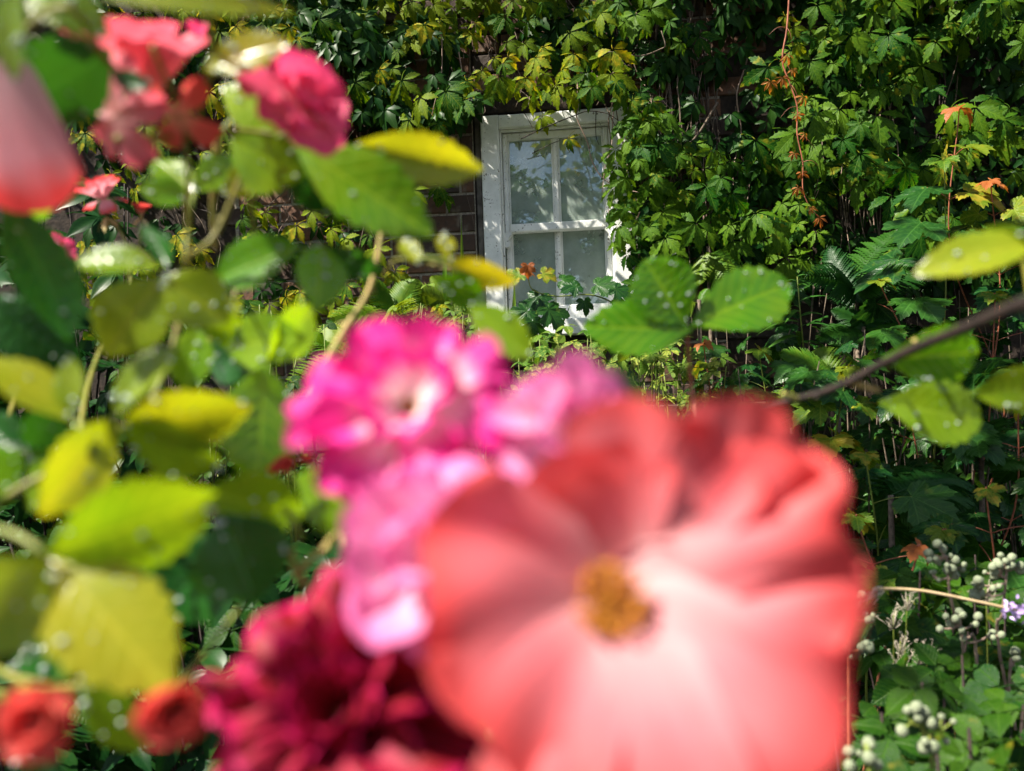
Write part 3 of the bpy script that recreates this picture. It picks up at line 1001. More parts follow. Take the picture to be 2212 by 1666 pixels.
cb_ = MB()
for c in OC:
    for q in range(55):
        p = c + Vector((r.gauss(0, .13), r.gauss(0, .13), r.gauss(0, .10)))
        s_ = r.uniform(.06, .11)
        M = frame(p, Vector((r.gauss(0, 1), r.gauss(0, 1), r.gauss(-.4, .5))), Vector((r.gauss(0, .4), r.gauss(0, .4), 1)))
        cb_.add([(0, 0, 0), (-s_ * .4, s_ * .5, 0.01), (0, s_ * 1.2, -0.02), (s_ * .4, s_ * .5, 0.01)], [(0, 3, 2, 1)], [(.5, 0), (0, .5), (.5, 1), (1, .5)], M)
cb_.build('crown', MAT['hedge'], t)

# ------------------------------------------------------------------ creepers on the wall
UPV = Vector((0, 0, 1))
DOWN = Vector((0, 0, -1))
CRE_MESH = [creeper_leaf_mesh(i, None).mesh('leaf', MAT['creeper']) for i in range(9)]
CRER_MESH = [creeper_leaf_mesh(20 + i, None).mesh('leaf', MAT['creeper_r']) for i in range(9)]
CRED_MESH = [creeper_leaf_mesh(40 + i, None, True, True).mesh('leaf', MAT['creeper_red']) for i in range(4)]


def put_creeper_leaf(parent, p, size, meshes, r, face=None, lean=None, down=None):
    yd = DOWN * 1.0 + WT * (r.gauss(0, 0.45) if lean is None else lean) + WN * r.uniform(0.05, 0.55)
    nm = WN * 1.0 + UPV * r.uniform(0.25, 0.9) + WT * (r.gauss(-0.25, 0.4))
    if face is not None:
        nm = face
    if down is not None:
        yd = down
    M = frame(p, yd, nm) @ Matrix.Diagonal((size, size, size, 1))
    return put('leaf', r.choice(meshes), M, parent)


def in_poly(x, y, poly):
    c = False
    j = len(poly) - 1
    for i in range(len(poly)):
        xi, yi = poly[i]
        xj, yj = poly[j]
        if (yi > y) != (yj > y) and x < (xj - xi) * (y - yi) / (yj - yi) + xi:
            c = not c
        j = i
    return c


NO_LEAF = [
    [(1010, 225), (1362, 215), (1378, 520), (1350, 720), (1040, 720)],          # window
    [(885, 430), (945, 300), (1050, 240), (1060, 720), (870, 620)],             # bare bricks
    [(1050, 195), (1150, 215), (1290, 205), (1290, 240), (1050, 250)],
]


def clear_of(x, y):
    return not any(in_poly(x, y, q) for q in NO_LEAF)


def spread_leaves(parent, region, cap, size_fn, meshes, seed, n0=0.07, n1=0.24, gap=0.62, gate=None, tries=9000):
    r = random.Random(seed)
    grid = {}
    got = 0
    x0, y0, x1, y1 = region
    for _ in range(tries):
        if got >= cap:
            break
        x, y = r.uniform(x0, x1), r.uniform(y0, y1)
        if not clear_of(x, y) or (gate and not gate(x, y, r)):
            continue
        s = size_fn(x, y, r)
        spx = s / 3.0 * FPX * gap
        key = (int(x // 60), int(y // 60))
        bad = False
        for gx in range(key[0] - 1, key[0] + 2):
            for gy in range(key[1] - 1, key[1] + 2):
                for (qx, qy, qs) in grid.get((gx, gy), ()):
                    if (qx - x) ** 2 + (qy - y) ** 2 < ((spx + qs) * 0.5) ** 2:
                        bad = True
        if bad:
            continue
        grid.setdefault(key, []).append((x, y, spx))
        n = r.uniform(n0, n1)
        if 820 < x < 1340 and 90 < y < 290:
            n += r.uniform(0.03, 0.16)
        put_creeper_leaf(parent, wallpt(x, y, n), s, meshes, r)
        got += 1
    return got


creeper = thing('creeper', 'yellow green creeper with small five-fingered leaves hanging over the window head', 'creeper')
creeper_r = thing('creeper', 'dark green creeper with large five-fingered leaves covering the wall beyond the window', 'creeper')


def gate_top(x, y, r):
    v = noise.noise(Vector((x / 120, y / 90, 3.1)))
    lim = -0.12 if y < 140 else 0.02
    if x < 900 and y > 330:
        lim = 0.05
    if 1180 < x and y > 150:
        lim = 0.12
    return v > lim


def gate_right(x, y, r):
    v = noise.noise(Vector((x / 150, y / 120, 8.4)))
    lim = -0.06
    if x < 1620 and y < 330:
        lim = 0.08
    if 1380 < x < 1500 and y > 420:
        lim = 0.2
    if y > 430 and x > 1500:
        lim = 0.05
    if y > 560 + 40 * math.sin(x / 90):
        return False
    return v > lim


n_a = spread_leaves(creeper, (150, -70, 1330, 330), 222, lambda x, y, r: (0.042 + 0.062 * r.random()) * (0.92 + 0.0001 * x), CRE_MESH, 11, gate=gate_top)
n_a += spread_leaves(creeper, (180, 330, 900, 700), 75, lambda x, y, r: r.uniform(0.06, 0.09), CRE_MESH, 12, gate=gate_top, gap=0.8)
n_b = spread_leaves(creeper_r, (1330, -70, 2290, 640), 285, lambda x, y, r: (0.048 + 0.092 * r.random() ** 1.2) * (0.8 + 0.25 * min(1, max(0, (x - 1350) / 600))), CRER_MESH, 13, n0=0.06, n1=0.30, gap=0.60, gate=gate_right)
# the sprays that hang over the right side of the window
for (x, y, s, le) in ((1384, 285, .085, .1), (1372, 335, .11, -.45), (1352, 385, .08, -.5), (1362, 420, .085, -.5), (1350, 452, .07, -.2), (1352, 500, .085, -.4), (1356, 548, .08, -.2), (1338, 520, .06, -.5), (1388, 560, .09, .2),
                      (1400, 410, .09, .3), (1415, 330, .10, .1), (1395, 250, .085, .1), (1425, 470, .10, .4), (1405, 540, .08, .1), (1375, 610, .08, 0), (1172, 250, .065, .05), (1228, 300, .055, .1), (1175, 105, .075, 0), (1108, 182, .075, -.3), (1058, 200, .06, .2), (1438, 250, .085, 0),
                      (948, 400, .07, -.4), (985, 215, .085, .1), (960, 420, .06, .5), (1400, 455, .10, 0), (1408, 380, .11, 0), (1330, 322, .08, -.6), (1345, 262, .075, -.1), (1372, 238, .09, .1), (1334, 356, .09, -.5), (1326, 404, .075, -.5), (1332, 446, .08, -.4), (1336, 486, .08, -.3), (1352, 300, .085, .1)):
    dark = x > 1280
    put_creeper_leaf(creeper_r if dark else creeper, wallpt(x, y, rnd.uniform(0.08, 0.20)), s, CRER_MESH if dark else CRE_MESH, rnd, lean=le)

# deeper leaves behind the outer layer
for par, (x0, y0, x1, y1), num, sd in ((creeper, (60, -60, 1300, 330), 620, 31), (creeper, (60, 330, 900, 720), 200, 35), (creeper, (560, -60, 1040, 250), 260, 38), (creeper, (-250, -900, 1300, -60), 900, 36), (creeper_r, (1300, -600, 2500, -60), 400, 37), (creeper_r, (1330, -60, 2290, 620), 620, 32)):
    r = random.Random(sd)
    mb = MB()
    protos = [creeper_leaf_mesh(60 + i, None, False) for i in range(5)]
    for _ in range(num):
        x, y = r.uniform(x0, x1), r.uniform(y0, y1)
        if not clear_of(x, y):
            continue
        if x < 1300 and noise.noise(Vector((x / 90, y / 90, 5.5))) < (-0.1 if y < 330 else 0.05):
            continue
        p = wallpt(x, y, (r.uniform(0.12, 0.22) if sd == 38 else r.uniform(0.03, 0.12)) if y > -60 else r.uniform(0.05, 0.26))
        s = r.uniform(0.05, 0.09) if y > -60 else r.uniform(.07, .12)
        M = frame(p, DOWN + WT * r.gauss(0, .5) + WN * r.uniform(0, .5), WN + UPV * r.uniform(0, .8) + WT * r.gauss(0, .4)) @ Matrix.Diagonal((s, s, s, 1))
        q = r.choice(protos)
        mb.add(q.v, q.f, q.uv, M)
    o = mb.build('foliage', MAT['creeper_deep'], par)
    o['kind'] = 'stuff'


def stem(parent, pts, r0, r1, mat='twig', name='stem', sides=5, k=4):
    p = smooth_path(pts, k)
    mb = MB()
    mb.tube(p, taper(len(p), r0, r1), sides)
    return mb.build(name, MAT[mat], parent)


def wob(r, x0, y0, x1, y1, n, amp, na, nb):
    pts = []
    for i in range(n + 1):
        t = i / n
        pts.append(wallpt(x0 + (x1 - x0) * t + r.gauss(0, amp), y0 + (y1 - y0) * t + r.gauss(0, amp * 0.4), na + (nb - na) * t + abs(r.gauss(0, 0.012))))
    return pts


r = random.Random(77)
for i in range(95):        # bare stems climbing under the right hand creeper
    x = r.choice([r.gauss(1465, 60), r.gauss(1420, 40), r.uniform(1390, 2200), r.gauss(1900, 90)])
    ya, yb_ = r.uniform(-40, 330), r.uniform(380, 760)
    stem(creeper_r, wob(r, x + r.gauss(0, 30), ya, x + r.gauss(0, 45), yb_, 6, 7, 0.02, 0.09), r.uniform(.0016, .0038), r.uniform(.001, .002), r.choice(['twig', 'twig', 'twig_pale', 'twig_dark']))
for i in range(85):        # and over the head of the window and the left
    x = r.choice([r.uniform(500, 1330), r.uniform(950, 1400), r.uniform(200, 900)])
    ya = r.uniform(-60, 120) if x > 900 else r.uniform(-20, 420)
    yb_ = ya + r.uniform(90, 220)
    if x > 1000:
        yb_ = min(yb_, 232)
    if x > 880 and x < 1000:
        yb_ = min(yb_, 290)
    stem(creeper, wob(r, x, ya, x + r.gauss(0, 50), yb_, 5, 8, 0.03, 0.10), r.uniform(.0012, .003), r.uniform(.0008, .0016), r.choice(['twig', 'twig', 'twig_pale', 'twig_dark']))


def z2(a, b):      # coordinates read off an enlargement
    return (800 + a / 2.45) / 1.1573, (b / 2.45) / 1.1573


for pts, r0, mt, nn in (
    ([(1575, 480), (1582, 650), (1572, 720), (1640, 880), (1662, 975), (1722, 1082), (1830, 1150), (1965, 1182)], .0032, 'twig_pale', .16),
    ([(1230, 852), (1370, 785), (1550, 712), (1640, 682), (1755, 695), (1830, 740)], .0026, 'twig_dark', .10),
    ([(1300, 940), (1420, 880), (1520, 845), (1600, 820)], .0018, 'twig_dark', .06),
    ([(1225, 300), (1270, 400), (1310, 520), (1345, 600)], .0024, 'twig_pale', .12),
    ([(740, 150), (748, 330), (740, 480), (700, 640), (668, 795)], .0026, 'twig_pale', .17),
    ([(850, 320), (872, 470), (858, 580), (848, 670)], .0024, 'twig_pale', .15),
    ([(1700, 322), (1810, 322), (1960, 345), (2090, 300), (2115, 275), (2090, 190)], .0036, 'twig', .18),
    ([(1725, 530), (1790, 450), (1885, 405)], .0032, 'twig_pale', .18),
    ([(1790, 610), (1830, 530), (1880, 420)], .0030, 'twig', .16),
    ([(905, 770), (920, 720), (960, 700), (1010, 690), (1005, 640)], .0026, 'twig', .05),
    ([(1690, 680), (1690, 830), (1710, 890)], .0018, 'twig_dark', .07),
    ([(1250, 690), (1290, 760), (1305, 795)], .0018, 'twig_dark', .05),
    ([(100, 900), (140, 880), (215, 790)], .0026, 'twig_pale', .12),
    ([(90, 1035), (130, 1130), (180, 1180), (180, 1260), (240, 1360)], .0028, 'twig_pale', .10),
    ([(868, 1110), (905, 1220), (945, 1380), (948, 1460)], .0014, 'twig', .03),
    ([(60, 930), (100, 1010), (80, 1100), (140, 1200), (150, 1300)], .0022, 'twig', .08),
):
    stem(creeper, [wallpt(*z2(a, b), nn + rnd.uniform(-.015, .015)) for a, b in pts], r0, r0 * .55, mt)
stem(creeper_r, [wallpt(1550, 222, .10), wallpt(1500, 300, .11), wallpt(1450, 330, .09)], .0055, .004, 'twig')
stem(creeper_r, [wallpt(1420, 700, .03), wallpt(1412, 560, .05), wallpt(1392, 420, .05), wallpt(1398, 250, .06)], .011, .006, 'twig')
stem(creeper_r, [wallpt(1460, 720, .03), wallpt(1446, 520, .05), wallpt(1460, 330, .06), wallpt(1440, 120, .05), wallpt(1460, -60, .05)], .009, .006, 'twig')

# the young red shoot hanging in front
shoot = thing('creeper_shoot', 'thin red creeper shoot with small orange leaves dangling down the dark foliage', 'creeper')
SP = [(1706, -30), (1700, 60), (1690, 130), (1706, 180), (1722, 230), (1722, 290), (1734, 350), (1734, 405), (1745, 440), (1768, 470)]
stem(shoot, [wallpt(x, y, .30) for x, y in SP], .0034, .0016, 'red_stem')
for i, (x, y) in enumerate(((1664, 176), (1690, 168), (1712, 150), (1735, 208), (1722, 248), (1738, 288), (1716, 330), (1732, 372), (1724, 405), (1752, 448), (1770, 470), (1700, 118))):
    put_creeper_leaf(shoot, wallpt(x, y, .31), rnd.uniform(.024, .042), CRED_MESH, rnd)
for i, (x, y) in enumerate(((1712, 60), (1725, 95), (1695, 35))):
    put_creeper_leaf(shoot, wallpt(x, y, .29), .045, CRE_MESH, rnd)
r = random.Random(5)
for i in range(9):
    x, y = SP[1 + i % 8]
    x2, y2 = x + r.uniform(-40, 45), y + r.uniform(5, 50)
    stem(shoot, [wallpt(x, y, .30), wallpt((x + x2) / 2, (y + y2) / 2 - 8, .31), wallpt(x2, y2, .30)], .0011, .0006, 'red_stem', 'tendril', 4)

# ------------------------------------------------------------------ ferns
FROND = [frond_mesh(i, 22, 0.4 + 0.25 * i).mesh('frond', MAT['fern']) for i in range(4)]
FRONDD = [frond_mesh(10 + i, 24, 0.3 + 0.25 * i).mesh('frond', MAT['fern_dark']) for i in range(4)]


def fern(label, x, y, d, fronds, meshes, seed):
    """fronds: list of (tip dx, tip dy in picture units, depth change)"""
    r = random.Random(seed)
    t = thing('fern', label, 'fern', 'ferns at the foot of the wall')
    base = W(x, y, d)
    for (dx, dy, dd) in fronds:
        tip = W(x + dx, y + dy, d + dd)
        v = tip - base
        L = v.length
        nm = UPV * 0.7 + (CAM - base).normalized() * 0.9 + Vector((r.gauss(0, .3), 0, r.gauss(0, .2)))
        put('frond', r.choice(meshes), frame(base, v, nm) @ Matrix.Diagonal((L * 1.05, L, L, 1)), t)
    mb = MB()
    gz = ground_z(base.x, base.y)
    mb.tube([base + Vector((0, 0, 0.02)), Vector((base.x, base.y + .01, (base.z + gz) / 2)), Vector((base.x, base.y + .02, gz - .05))], [.006, .008, .014], 6)
    mb.build('stalk', MAT['twig'], t)


fern('sunlit yellow green fern fanning out beside the bare bricks', 860, 700, 2.85, [(-60, -120, -.1), (30, -135, 0), (-130, -60, -.2), (105, -90, .05), (-20, -80, -.3), (140, -20, -.1), (-150, 10, -.15)], FROND, 1)
fern('sunlit fern with drooping fronds below the yellow rose leaves', 745, 790, 2.7, [(-90, -100, .05), (20, -150, .05), (-120, 10, -.2), (80, -70, .05), (-30, -170, .1), (70, 40, -.2), (-60, 80, -.25)], FROND, 2)
fern('small bright fern leaning against the window frame corner', 975, 660, 2.95, [(-30, -90, 0), (45, -75, 0), (-80, -50, -.1), (70, -10, -.1)], FROND, 3)
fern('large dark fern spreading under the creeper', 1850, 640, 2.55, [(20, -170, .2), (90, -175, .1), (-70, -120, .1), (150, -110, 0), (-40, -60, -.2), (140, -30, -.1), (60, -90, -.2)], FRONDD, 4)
fern('pale fern with one drooping tip beside the creeper stems', 1530, 545, 2.85, [(75, 30, -.05), (85, 60, -.1), (-30, 60, -.1), (40, 80, -.15)], FROND, 5)
fern('light fern frond peeping behind the three-part rose leaf', 1510, 660, 2.7, [(60, -30, 0), (-90, 0, -.1), (20, -50, 0)], FROND, 6)
fern('pale green fern among the sycamore leaves', 1810, 830, 2.3, [(-120, -85, 0), (-130, -20, -.1), (-70, -100, .1), (-110, 20, -.1), (20, -60, .1)], FROND, 7)
fern('big dark green fern arching below the droplet-covered leaves', 1925, 1090, 1.75, [(190, -60, 0), (185, -120, .1), (195, 10, -.05), (120, -160, .15), (150, 60, -.1), (60, -140, .2)], FRONDD, 8)
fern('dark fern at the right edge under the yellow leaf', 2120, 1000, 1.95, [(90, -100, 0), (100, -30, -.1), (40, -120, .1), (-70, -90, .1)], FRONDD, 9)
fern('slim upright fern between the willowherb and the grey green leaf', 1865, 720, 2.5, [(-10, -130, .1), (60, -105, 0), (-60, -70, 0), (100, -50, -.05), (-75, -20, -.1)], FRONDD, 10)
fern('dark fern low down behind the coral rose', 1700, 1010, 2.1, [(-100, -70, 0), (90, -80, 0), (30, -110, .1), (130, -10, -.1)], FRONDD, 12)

# ------------------------------------------------------------------ sycamore seedlings
SYC = [sycamore_leaf_mesh(i, 0.18 + 0.08 * (i % 4)).mesh('leaf', MAT['sycamore']) for i in range(8)]
SYCY = [sycamore_leaf_mesh(20 + i, 0.22 + 0.08 * (i % 3), 0.15).mesh('leaf', MAT['sycamore_y']) for i in range(5)]
COP = [sycamore_leaf_mesh(40 + i, 0.45 + 0.1 * i, 0.35).mesh('leaf', MAT['copper']) for i in range(4)]


def sapling(label, x, y, d, nodes, spacing, size, seed, top='copper', stem_mat='red_stem', lean=0.05, curve=None, ymax=1, facing=0.55):
    r = random.Random(seed)
    t = thing('sycamore_seedling', label, 'seedling', 'sycamore seedlings in the undergrowth')
    T = W(x, y, d)
    bx, by = T.x + lean, T.y + 0.12
    Bp = Vector((bx, by, ground_z(bx, by) - 0.03))
    path = smooth_path([Bp, Bp.lerp(T, 0.35) + Vector((r.gauss(0, .06), 0, 0)), Bp.lerp(T, 0.7) + Vector((r.gauss(0, .04), 0, 0)), T] if curve is None else [Bp] + [W(*c) for c in curve] + [T], 10)
    mb = MB()
    mb.tube(path, taper(len(path), 0.0034, 0.0016), 6)
    a0 = r.uniform(0, 1.5)
    total = sum((path[i + 1] - path[i]).length for i in range(len(path) - 1))
    for k in range(nodes):
        dist = k * spacing + (0.01 if k else 0)
        if dist > total * 0.92:
            break
        acc, i = 0, len(path) - 1
        while i > 0 and acc + (path[i] - path[i - 1]).length < dist:
            acc += (path[i] - path[i - 1]).length
            i -= 1
        p = path[i].lerp(path[max(i - 1, 0)], min(1, (dist - acc) / max((path[i] - path[max(i - 1, 0)]).length, 1e-5)))
        if k == 0:
            sz, ml, pet = size * 0.42, COP if top == 'copper' else SYCY, 0.15
        elif k <= ymax:
            sz, ml, pet = size * 0.75, SYCY, 0.6
        else:
            sz, ml, pet = size * r.uniform(0.85, 1.25), SYC, 0.9
        for s in range(2):
            a = a0 + k * math.pi / 2 + s * math.pi + r.gauss(0, .25)
            od = Vector((math.cos(a), math.sin(a) * 0.8 - 0.12, 0.25 + (0.5 if k == 0 else 0)))
            e = p + od.normalized() * sz * pet
            mb.tube(bez(p, p + od * sz * pet * 0.5 + Vector((0, 0, .01)), e, 4), 0.0013, 4)
            yd = od * 0.8 + Vector((0, -0.25, -0.55 if k else -0.9))
            nm = UPV * 0.75 + (CAM - e).normalized() * facing + Vector((r.gauss(0, .25), r.gauss(0, .2), 0)) + od * 0.3
            put('leaf', r.choice(ml), frame(e, yd, nm) @ Matrix.Diagonal((sz, sz, sz, 1)), t)
    mb.build('stem', MAT[stem_mat], t)
    return t


t = sapling('sycamore seedling with a folded copper bud leaning across the lower window panes', 1140, 590, 2.72, 1, 0.10, 0.060, 1, curve=[(1420, 760, 2.75), (1375, 690, 2.74), (1290, 640, 2.72), (1200, 640, 2.72), (1150, 625, 2.72)], stem_mat='green_stem')
for (x, y, s, yd, m_) in ((1165, 640, .080, (-.3, -.2, -.8), SYC), (1185, 668, .085, (.4, -.2, -.6), SYC), (1140, 672, .075, (-.6, -.2, -.5), SYC), (1215, 606, .065, (.9, -.2, -.1), SYC), (1290, 616, .072, (1, -.3, -.1), SYC), (1245, 618, .06, (-.7, -.3, -.25), SYC),
                        (1122, 594, .060, (-.9, -.2, -.25), SYCY), (1172, 592, .055, (.9, -.2, -.35), SYCY), (1330, 624, .06, (.7, -.2, -.5), SYC), (1140, 574, .040, (0, -.15, -1), COP), (1150, 695, .07, (.1, -.2, -1), SYC), (1262, 650, .05, (.2, -.3, -.9), SYC), (1350, 650, .08, (.2, -.2, -1), SYC)):
    p = W(x, y, 2.70 + rnd.uniform(-.06, .04))
    put('leaf', rnd.choice(m_), frame(p, Vector(yd), UPV * 0.6 + Vector((0, -0.75, 0)) + Vector((rnd.gauss(0, .2), 0, 0))) @ Matrix.Diagonal((s, s, s, 1)), t)

sapling('tall seedling with a single drooping copper leaf on a red stalk', 2072, 238, 2.45, 4, 0.13, 0.12, 2, lean=.02)
sapling('seedling with arched copper leaves beside the tall red stalk', 2140, 395, 2.3, 5, 0.085, 0.115, 3, lean=-.05)
sapling('green seedling with wide level leaves below the copper tips', 2040, 350, 2.35, 4, 0.10, 0.14, 4, top='young', lean=-.03, stem_mat='green_stem')
sapling('yellow green seedling crossed by the dark twig', 1830, 800, 1.95, 4, 0.085, 0.105, 5, top='young', ymax=2, lean=.02, stem_mat='green_stem')
sapling('orange tipped seedling above the unripe bramble buds', 1985, 1185, 1.30, 4, 0.055, 0.072, 6, lean=.02)
sapling('seedling with wet dark leaves behind the coral rose edge', 1870, 985, 1.75, 4, 0.10, 0.105, 7, top='young', ymax=0, stem_mat='green_stem')
sapling('seedling with grey green leaves under the creeper end', 1900, 610, 2.35, 3, 0.09, 0.115, 8, top='young', ymax=0, stem_mat='red_stem', facing=.2)
sapling('seedling with a small copper tip behind the three-part rose leaf', 1520, 745, 2.45, 4, 0.06, 0.075, 9)
sapling('dark leaved seedling between the droplet leaves and the picture edge', 2150, 640, 2.1, 4, 0.11, 0.125, 10, top='young', ymax=0, facing=.3)
sapling('seedling with tiny yellow tip low at the right edge', 2130, 1060, 1.6, 4, 0.08, 0.10, 11, top='young', ymax=0)
sapling('broad leaved seedling shaded behind the twig', 1640, 760, 2.35, 4, 0.10, 0.13, 12, top='young', ymax=0, stem_mat='green_stem')
sapling('seedling with veined dark leaves beside the big fern', 1850, 1120, 1.55, 3, 0.09, 0.105, 13, top='young', ymax=0, facing=.7)
sapling('low seedling tucked under the shaded fern', 1960, 870, 2.0, 4, 0.09, 0.11, 14, top='young', ymax=0)
sapling('dark seedling at the foot of the creeper stems', 1560, 850, 2.5, 3, 0.09, 0.10, 15, top='young', ymax=0)
sapling('seedling with glossy leaves behind the orange tipped one', 2040, 1150, 1.6, 3, 0.09, 0.10, 16, top='young', ymax=0)
sapling('shaded seedling at the far right under the dark twig', 2200, 880, 1.9, 4, 0.09, 0.11, 17, top='young', ymax=0)

# ------------------------------------------------------------------ leafy shrubs and brambles
TRI = [trifoliate_mesh(i, 3, 0.62).mesh('leaf', MAT['shrub']) for i in range(6)]
BRA = [trifoliate_mesh(20 + i, 3, 0.78, 8).mesh('leaf', MAT['bramble']) for i in range(6)]


def shrub(name, label, cat, region, d0, d1, num, size, meshes, seed, mat='green_stem', roots=4, facing=0.6):
    r = random.Random(seed)
    t = thing(name, label, cat)
    x0, y0, x1, y1 = region
    rt = []
    for k in range(roots):
        p = W(x0 + (x1 - x0) * (k + 0.5) / roots, y1, (d0 + d1) / 2)
        rt.append(Vector((p.x, p.y, ground_z(p.x, p.y) - 0.03)))
    mbs = [MB() for _ in rt]
    for i in range(num):
        x, y, d = r.uniform(x0, x1), y0 + (y1 - y0) * r.random() ** 0.9, r.uniform(d0, d1)
        e = abs((x - x0) / (x1 - x0) - 0.5) * 2
        y += e * e * (y1 - y0) * 0.25
        p = W(x, y, d)
        s = r.uniform(*size)
        a = r.uniform(0, 6.28)
        od = Vector((math.cos(a), math.sin(a) * 0.8 - 0.35, -0.35))
        nm = UPV * 0.8 + (CAM - p).normalized() * facing + Vector((r.gauss(0, .3), r.gauss(0, .3), 0))
        put('leaf', r.choice(meshes), frame(p, od, nm) @ Matrix.Diagonal((s, s, s, 1)), t)
        if i % 3 == 0:
            k = min(range(len(rt)), key=lambda q: (rt[q] - p).length)
            q = p - od.normalized() * s * 0.8
            mbs[k].tube(bez(rt[k], (rt[k] + q) / 2 + Vector((0, 0, 0.10)), q, 6), taper(7, .004, .0015), 4)
    for m_ in mbs:
        if m_.v:
            m_.build('stem', MAT[mat], t)
    return t


shrub('leafy_shrub', 'leafy shrub with pale veined leaves growing up under the window', 'shrub', (1095, 700, 1330, 890), 2.35, 2.75, 120, (.034, .055), TRI, 41)
shrub('leafy_shrub', 'low shrub with small light leaves beside the fern and bricks', 'shrub', (840, 610, 1060, 800), 2.55, 2.9, 70, (.026, .042), TRI, 42)
shrub('leafy_shrub', 'leafy shrub with yellowish sprigs behind the three-part rose leaf', 'shrub', (1300, 690, 1560, 880), 2.3, 2.8, 80, (.036, .058), TRI, 43)
shrub('leafy_shrub', 'dark leafy shrub shaded behind the hanging rose leaves', 'shrub', (420, 640, 760, 1080), 2.1, 2.7, 90, (.035, .055), BRA, 44)
shrub('bramble', 'bramble with large wet leaves in the lower right corner', 'bramble', (1860, 1430, 2260, 1660), 0.70, 0.98, 46, (.030, .046), BRA, 45, 'twig_dark', facing=.7)
shrub('bramble', 'yellowing bramble leaves at the bottom right edge', 'bramble', (1960, 1590, 2300, 1780), 0.52, 0.68, 20, (.034, .046), BRA, 46, 'twig_dark', facing=.9)
shrub('bramble', 'shaded bramble behind the pale bud clusters', 'bramble', (1880, 1200, 2260, 1460), 1.15, 1.6, 70, (.036, .055), BRA, 47, 'twig_dark')
shrub('bramble', 'dark bramble in the deep shade at the lower left', 'bramble', (-60, 620, 480, 1080), 1.7, 2.5, 90, (.035, .055), BRA, 48, 'twig_dark')
shrub('bramble', 'bramble in deep shade below the salmon rosebuds', 'bramble', (-60, 1080, 640, 1700), 1.0, 1.6, 100, (.034, .05), BRA, 49, 'twig_dark')

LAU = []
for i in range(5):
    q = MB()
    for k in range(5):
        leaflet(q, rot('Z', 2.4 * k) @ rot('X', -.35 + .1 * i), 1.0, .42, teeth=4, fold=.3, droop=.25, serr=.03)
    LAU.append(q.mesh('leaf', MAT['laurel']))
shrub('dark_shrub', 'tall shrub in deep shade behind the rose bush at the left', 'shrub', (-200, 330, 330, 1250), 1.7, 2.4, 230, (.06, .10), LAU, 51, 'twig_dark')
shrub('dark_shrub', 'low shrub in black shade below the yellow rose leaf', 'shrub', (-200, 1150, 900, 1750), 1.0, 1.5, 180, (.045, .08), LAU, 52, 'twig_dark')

shrub('sycamore_thicket', 'thicket of broad dark lobed leaves in the shade right of the coral rose', 'thicket', (1590, 700, 2260, 1190), 1.9, 2.5, 150, (.045, .085), SYC, 61, 'twig', 6, .45)
shrub('sycamore_thicket', 'denser lobed leaves at the foot of the big creeper', 'thicket', (1520, 590, 2260, 800), 2.45, 2.85, 100, (.045, .08), SYC, 62, 'twig', 6, .45)

# willowherb: whorls of long narrow leaves
wh = thing('willowherb', 'willowherb with long narrow drooping leaves below the creeper', 'wild flower')
LAN = []
for i in range(4):
    mb = MB()
    leaflet(mb, Matrix.Identity(4), 1.0, 0.17, teeth=5, fold=0.3, droop=0.45 + 0.2 * i, peak=0.4, serr=0.03, side=0.06 * (i - 1.5))
    LAN.append(mb.mesh('leaf', MAT['willowherb']))
T = W(1722, 598, 2.5)
Bp = Vector((T.x + .03, T.y + .05, ground_z(T.x, T.y)))
stem(wh, [Bp, Bp.lerp(T, .5) + Vector((.015, 0, 0)), T], .004, .002, 'green_stem')
r = random.Random(9)
for k in range(26):
    f = k / 25
    p = T.lerp(Bp, f * 0.42)
    a = k * 2.4
    od = Vector((math.cos(a), math.sin(a) - .1, 0.75 - 1.0 * f))
    s = 0.05 + 0.075 * min(1, f * 2.2)
    put('leaf', r.choice(LAN), frame(p, od, UPV + Vector((0, -.5, 0))) @ Matrix.Diagonal((s, s, s, 1)), wh)

# tall grass blades by the bricks and window
def blades(label, specs, seed):
    r = random.Random(seed)
    t = thing('grass_tuft', label, 'grass')
    for (x, y, x2, y2, d, wd) in specs:
        a, b = W(x, y, d), W(x2, y2, d - .03)
        v = b - a
        mb = MB()
        leaflet(mb, frame(a, v, Vector((r.gauss(0, .3), -1, .3))), v.length, wd, teeth=4, fold=.5, droop=.06, peak=.25, serr=0.0, side=r.uniform(-.05, .05))
        mb.build('blade', MAT['grass'], t)
    return t


blades('upright grass blades in front of the bare bricks', [(1000, 640, 995, 465, 2.9, .016), (985, 650, 978, 510, 2.9, .014), (962, 650, 958, 500, 2.88, .018), (1010, 660, 1030, 560, 2.9, .012)], 1)
blades('grass blades rising in front of the window sill', [(1092, 760, 1080, 655, 2.8, .014), (1108, 740, 1115, 600, 2.8, .020), (1075, 760, 1060, 690, 2.8, .013), (1190, 760, 1235, 650, 2.75, .012), (1200, 760, 1205, 680, 2.75, .014), (1130, 770, 1150, 700, 2.75, .015)], 2)

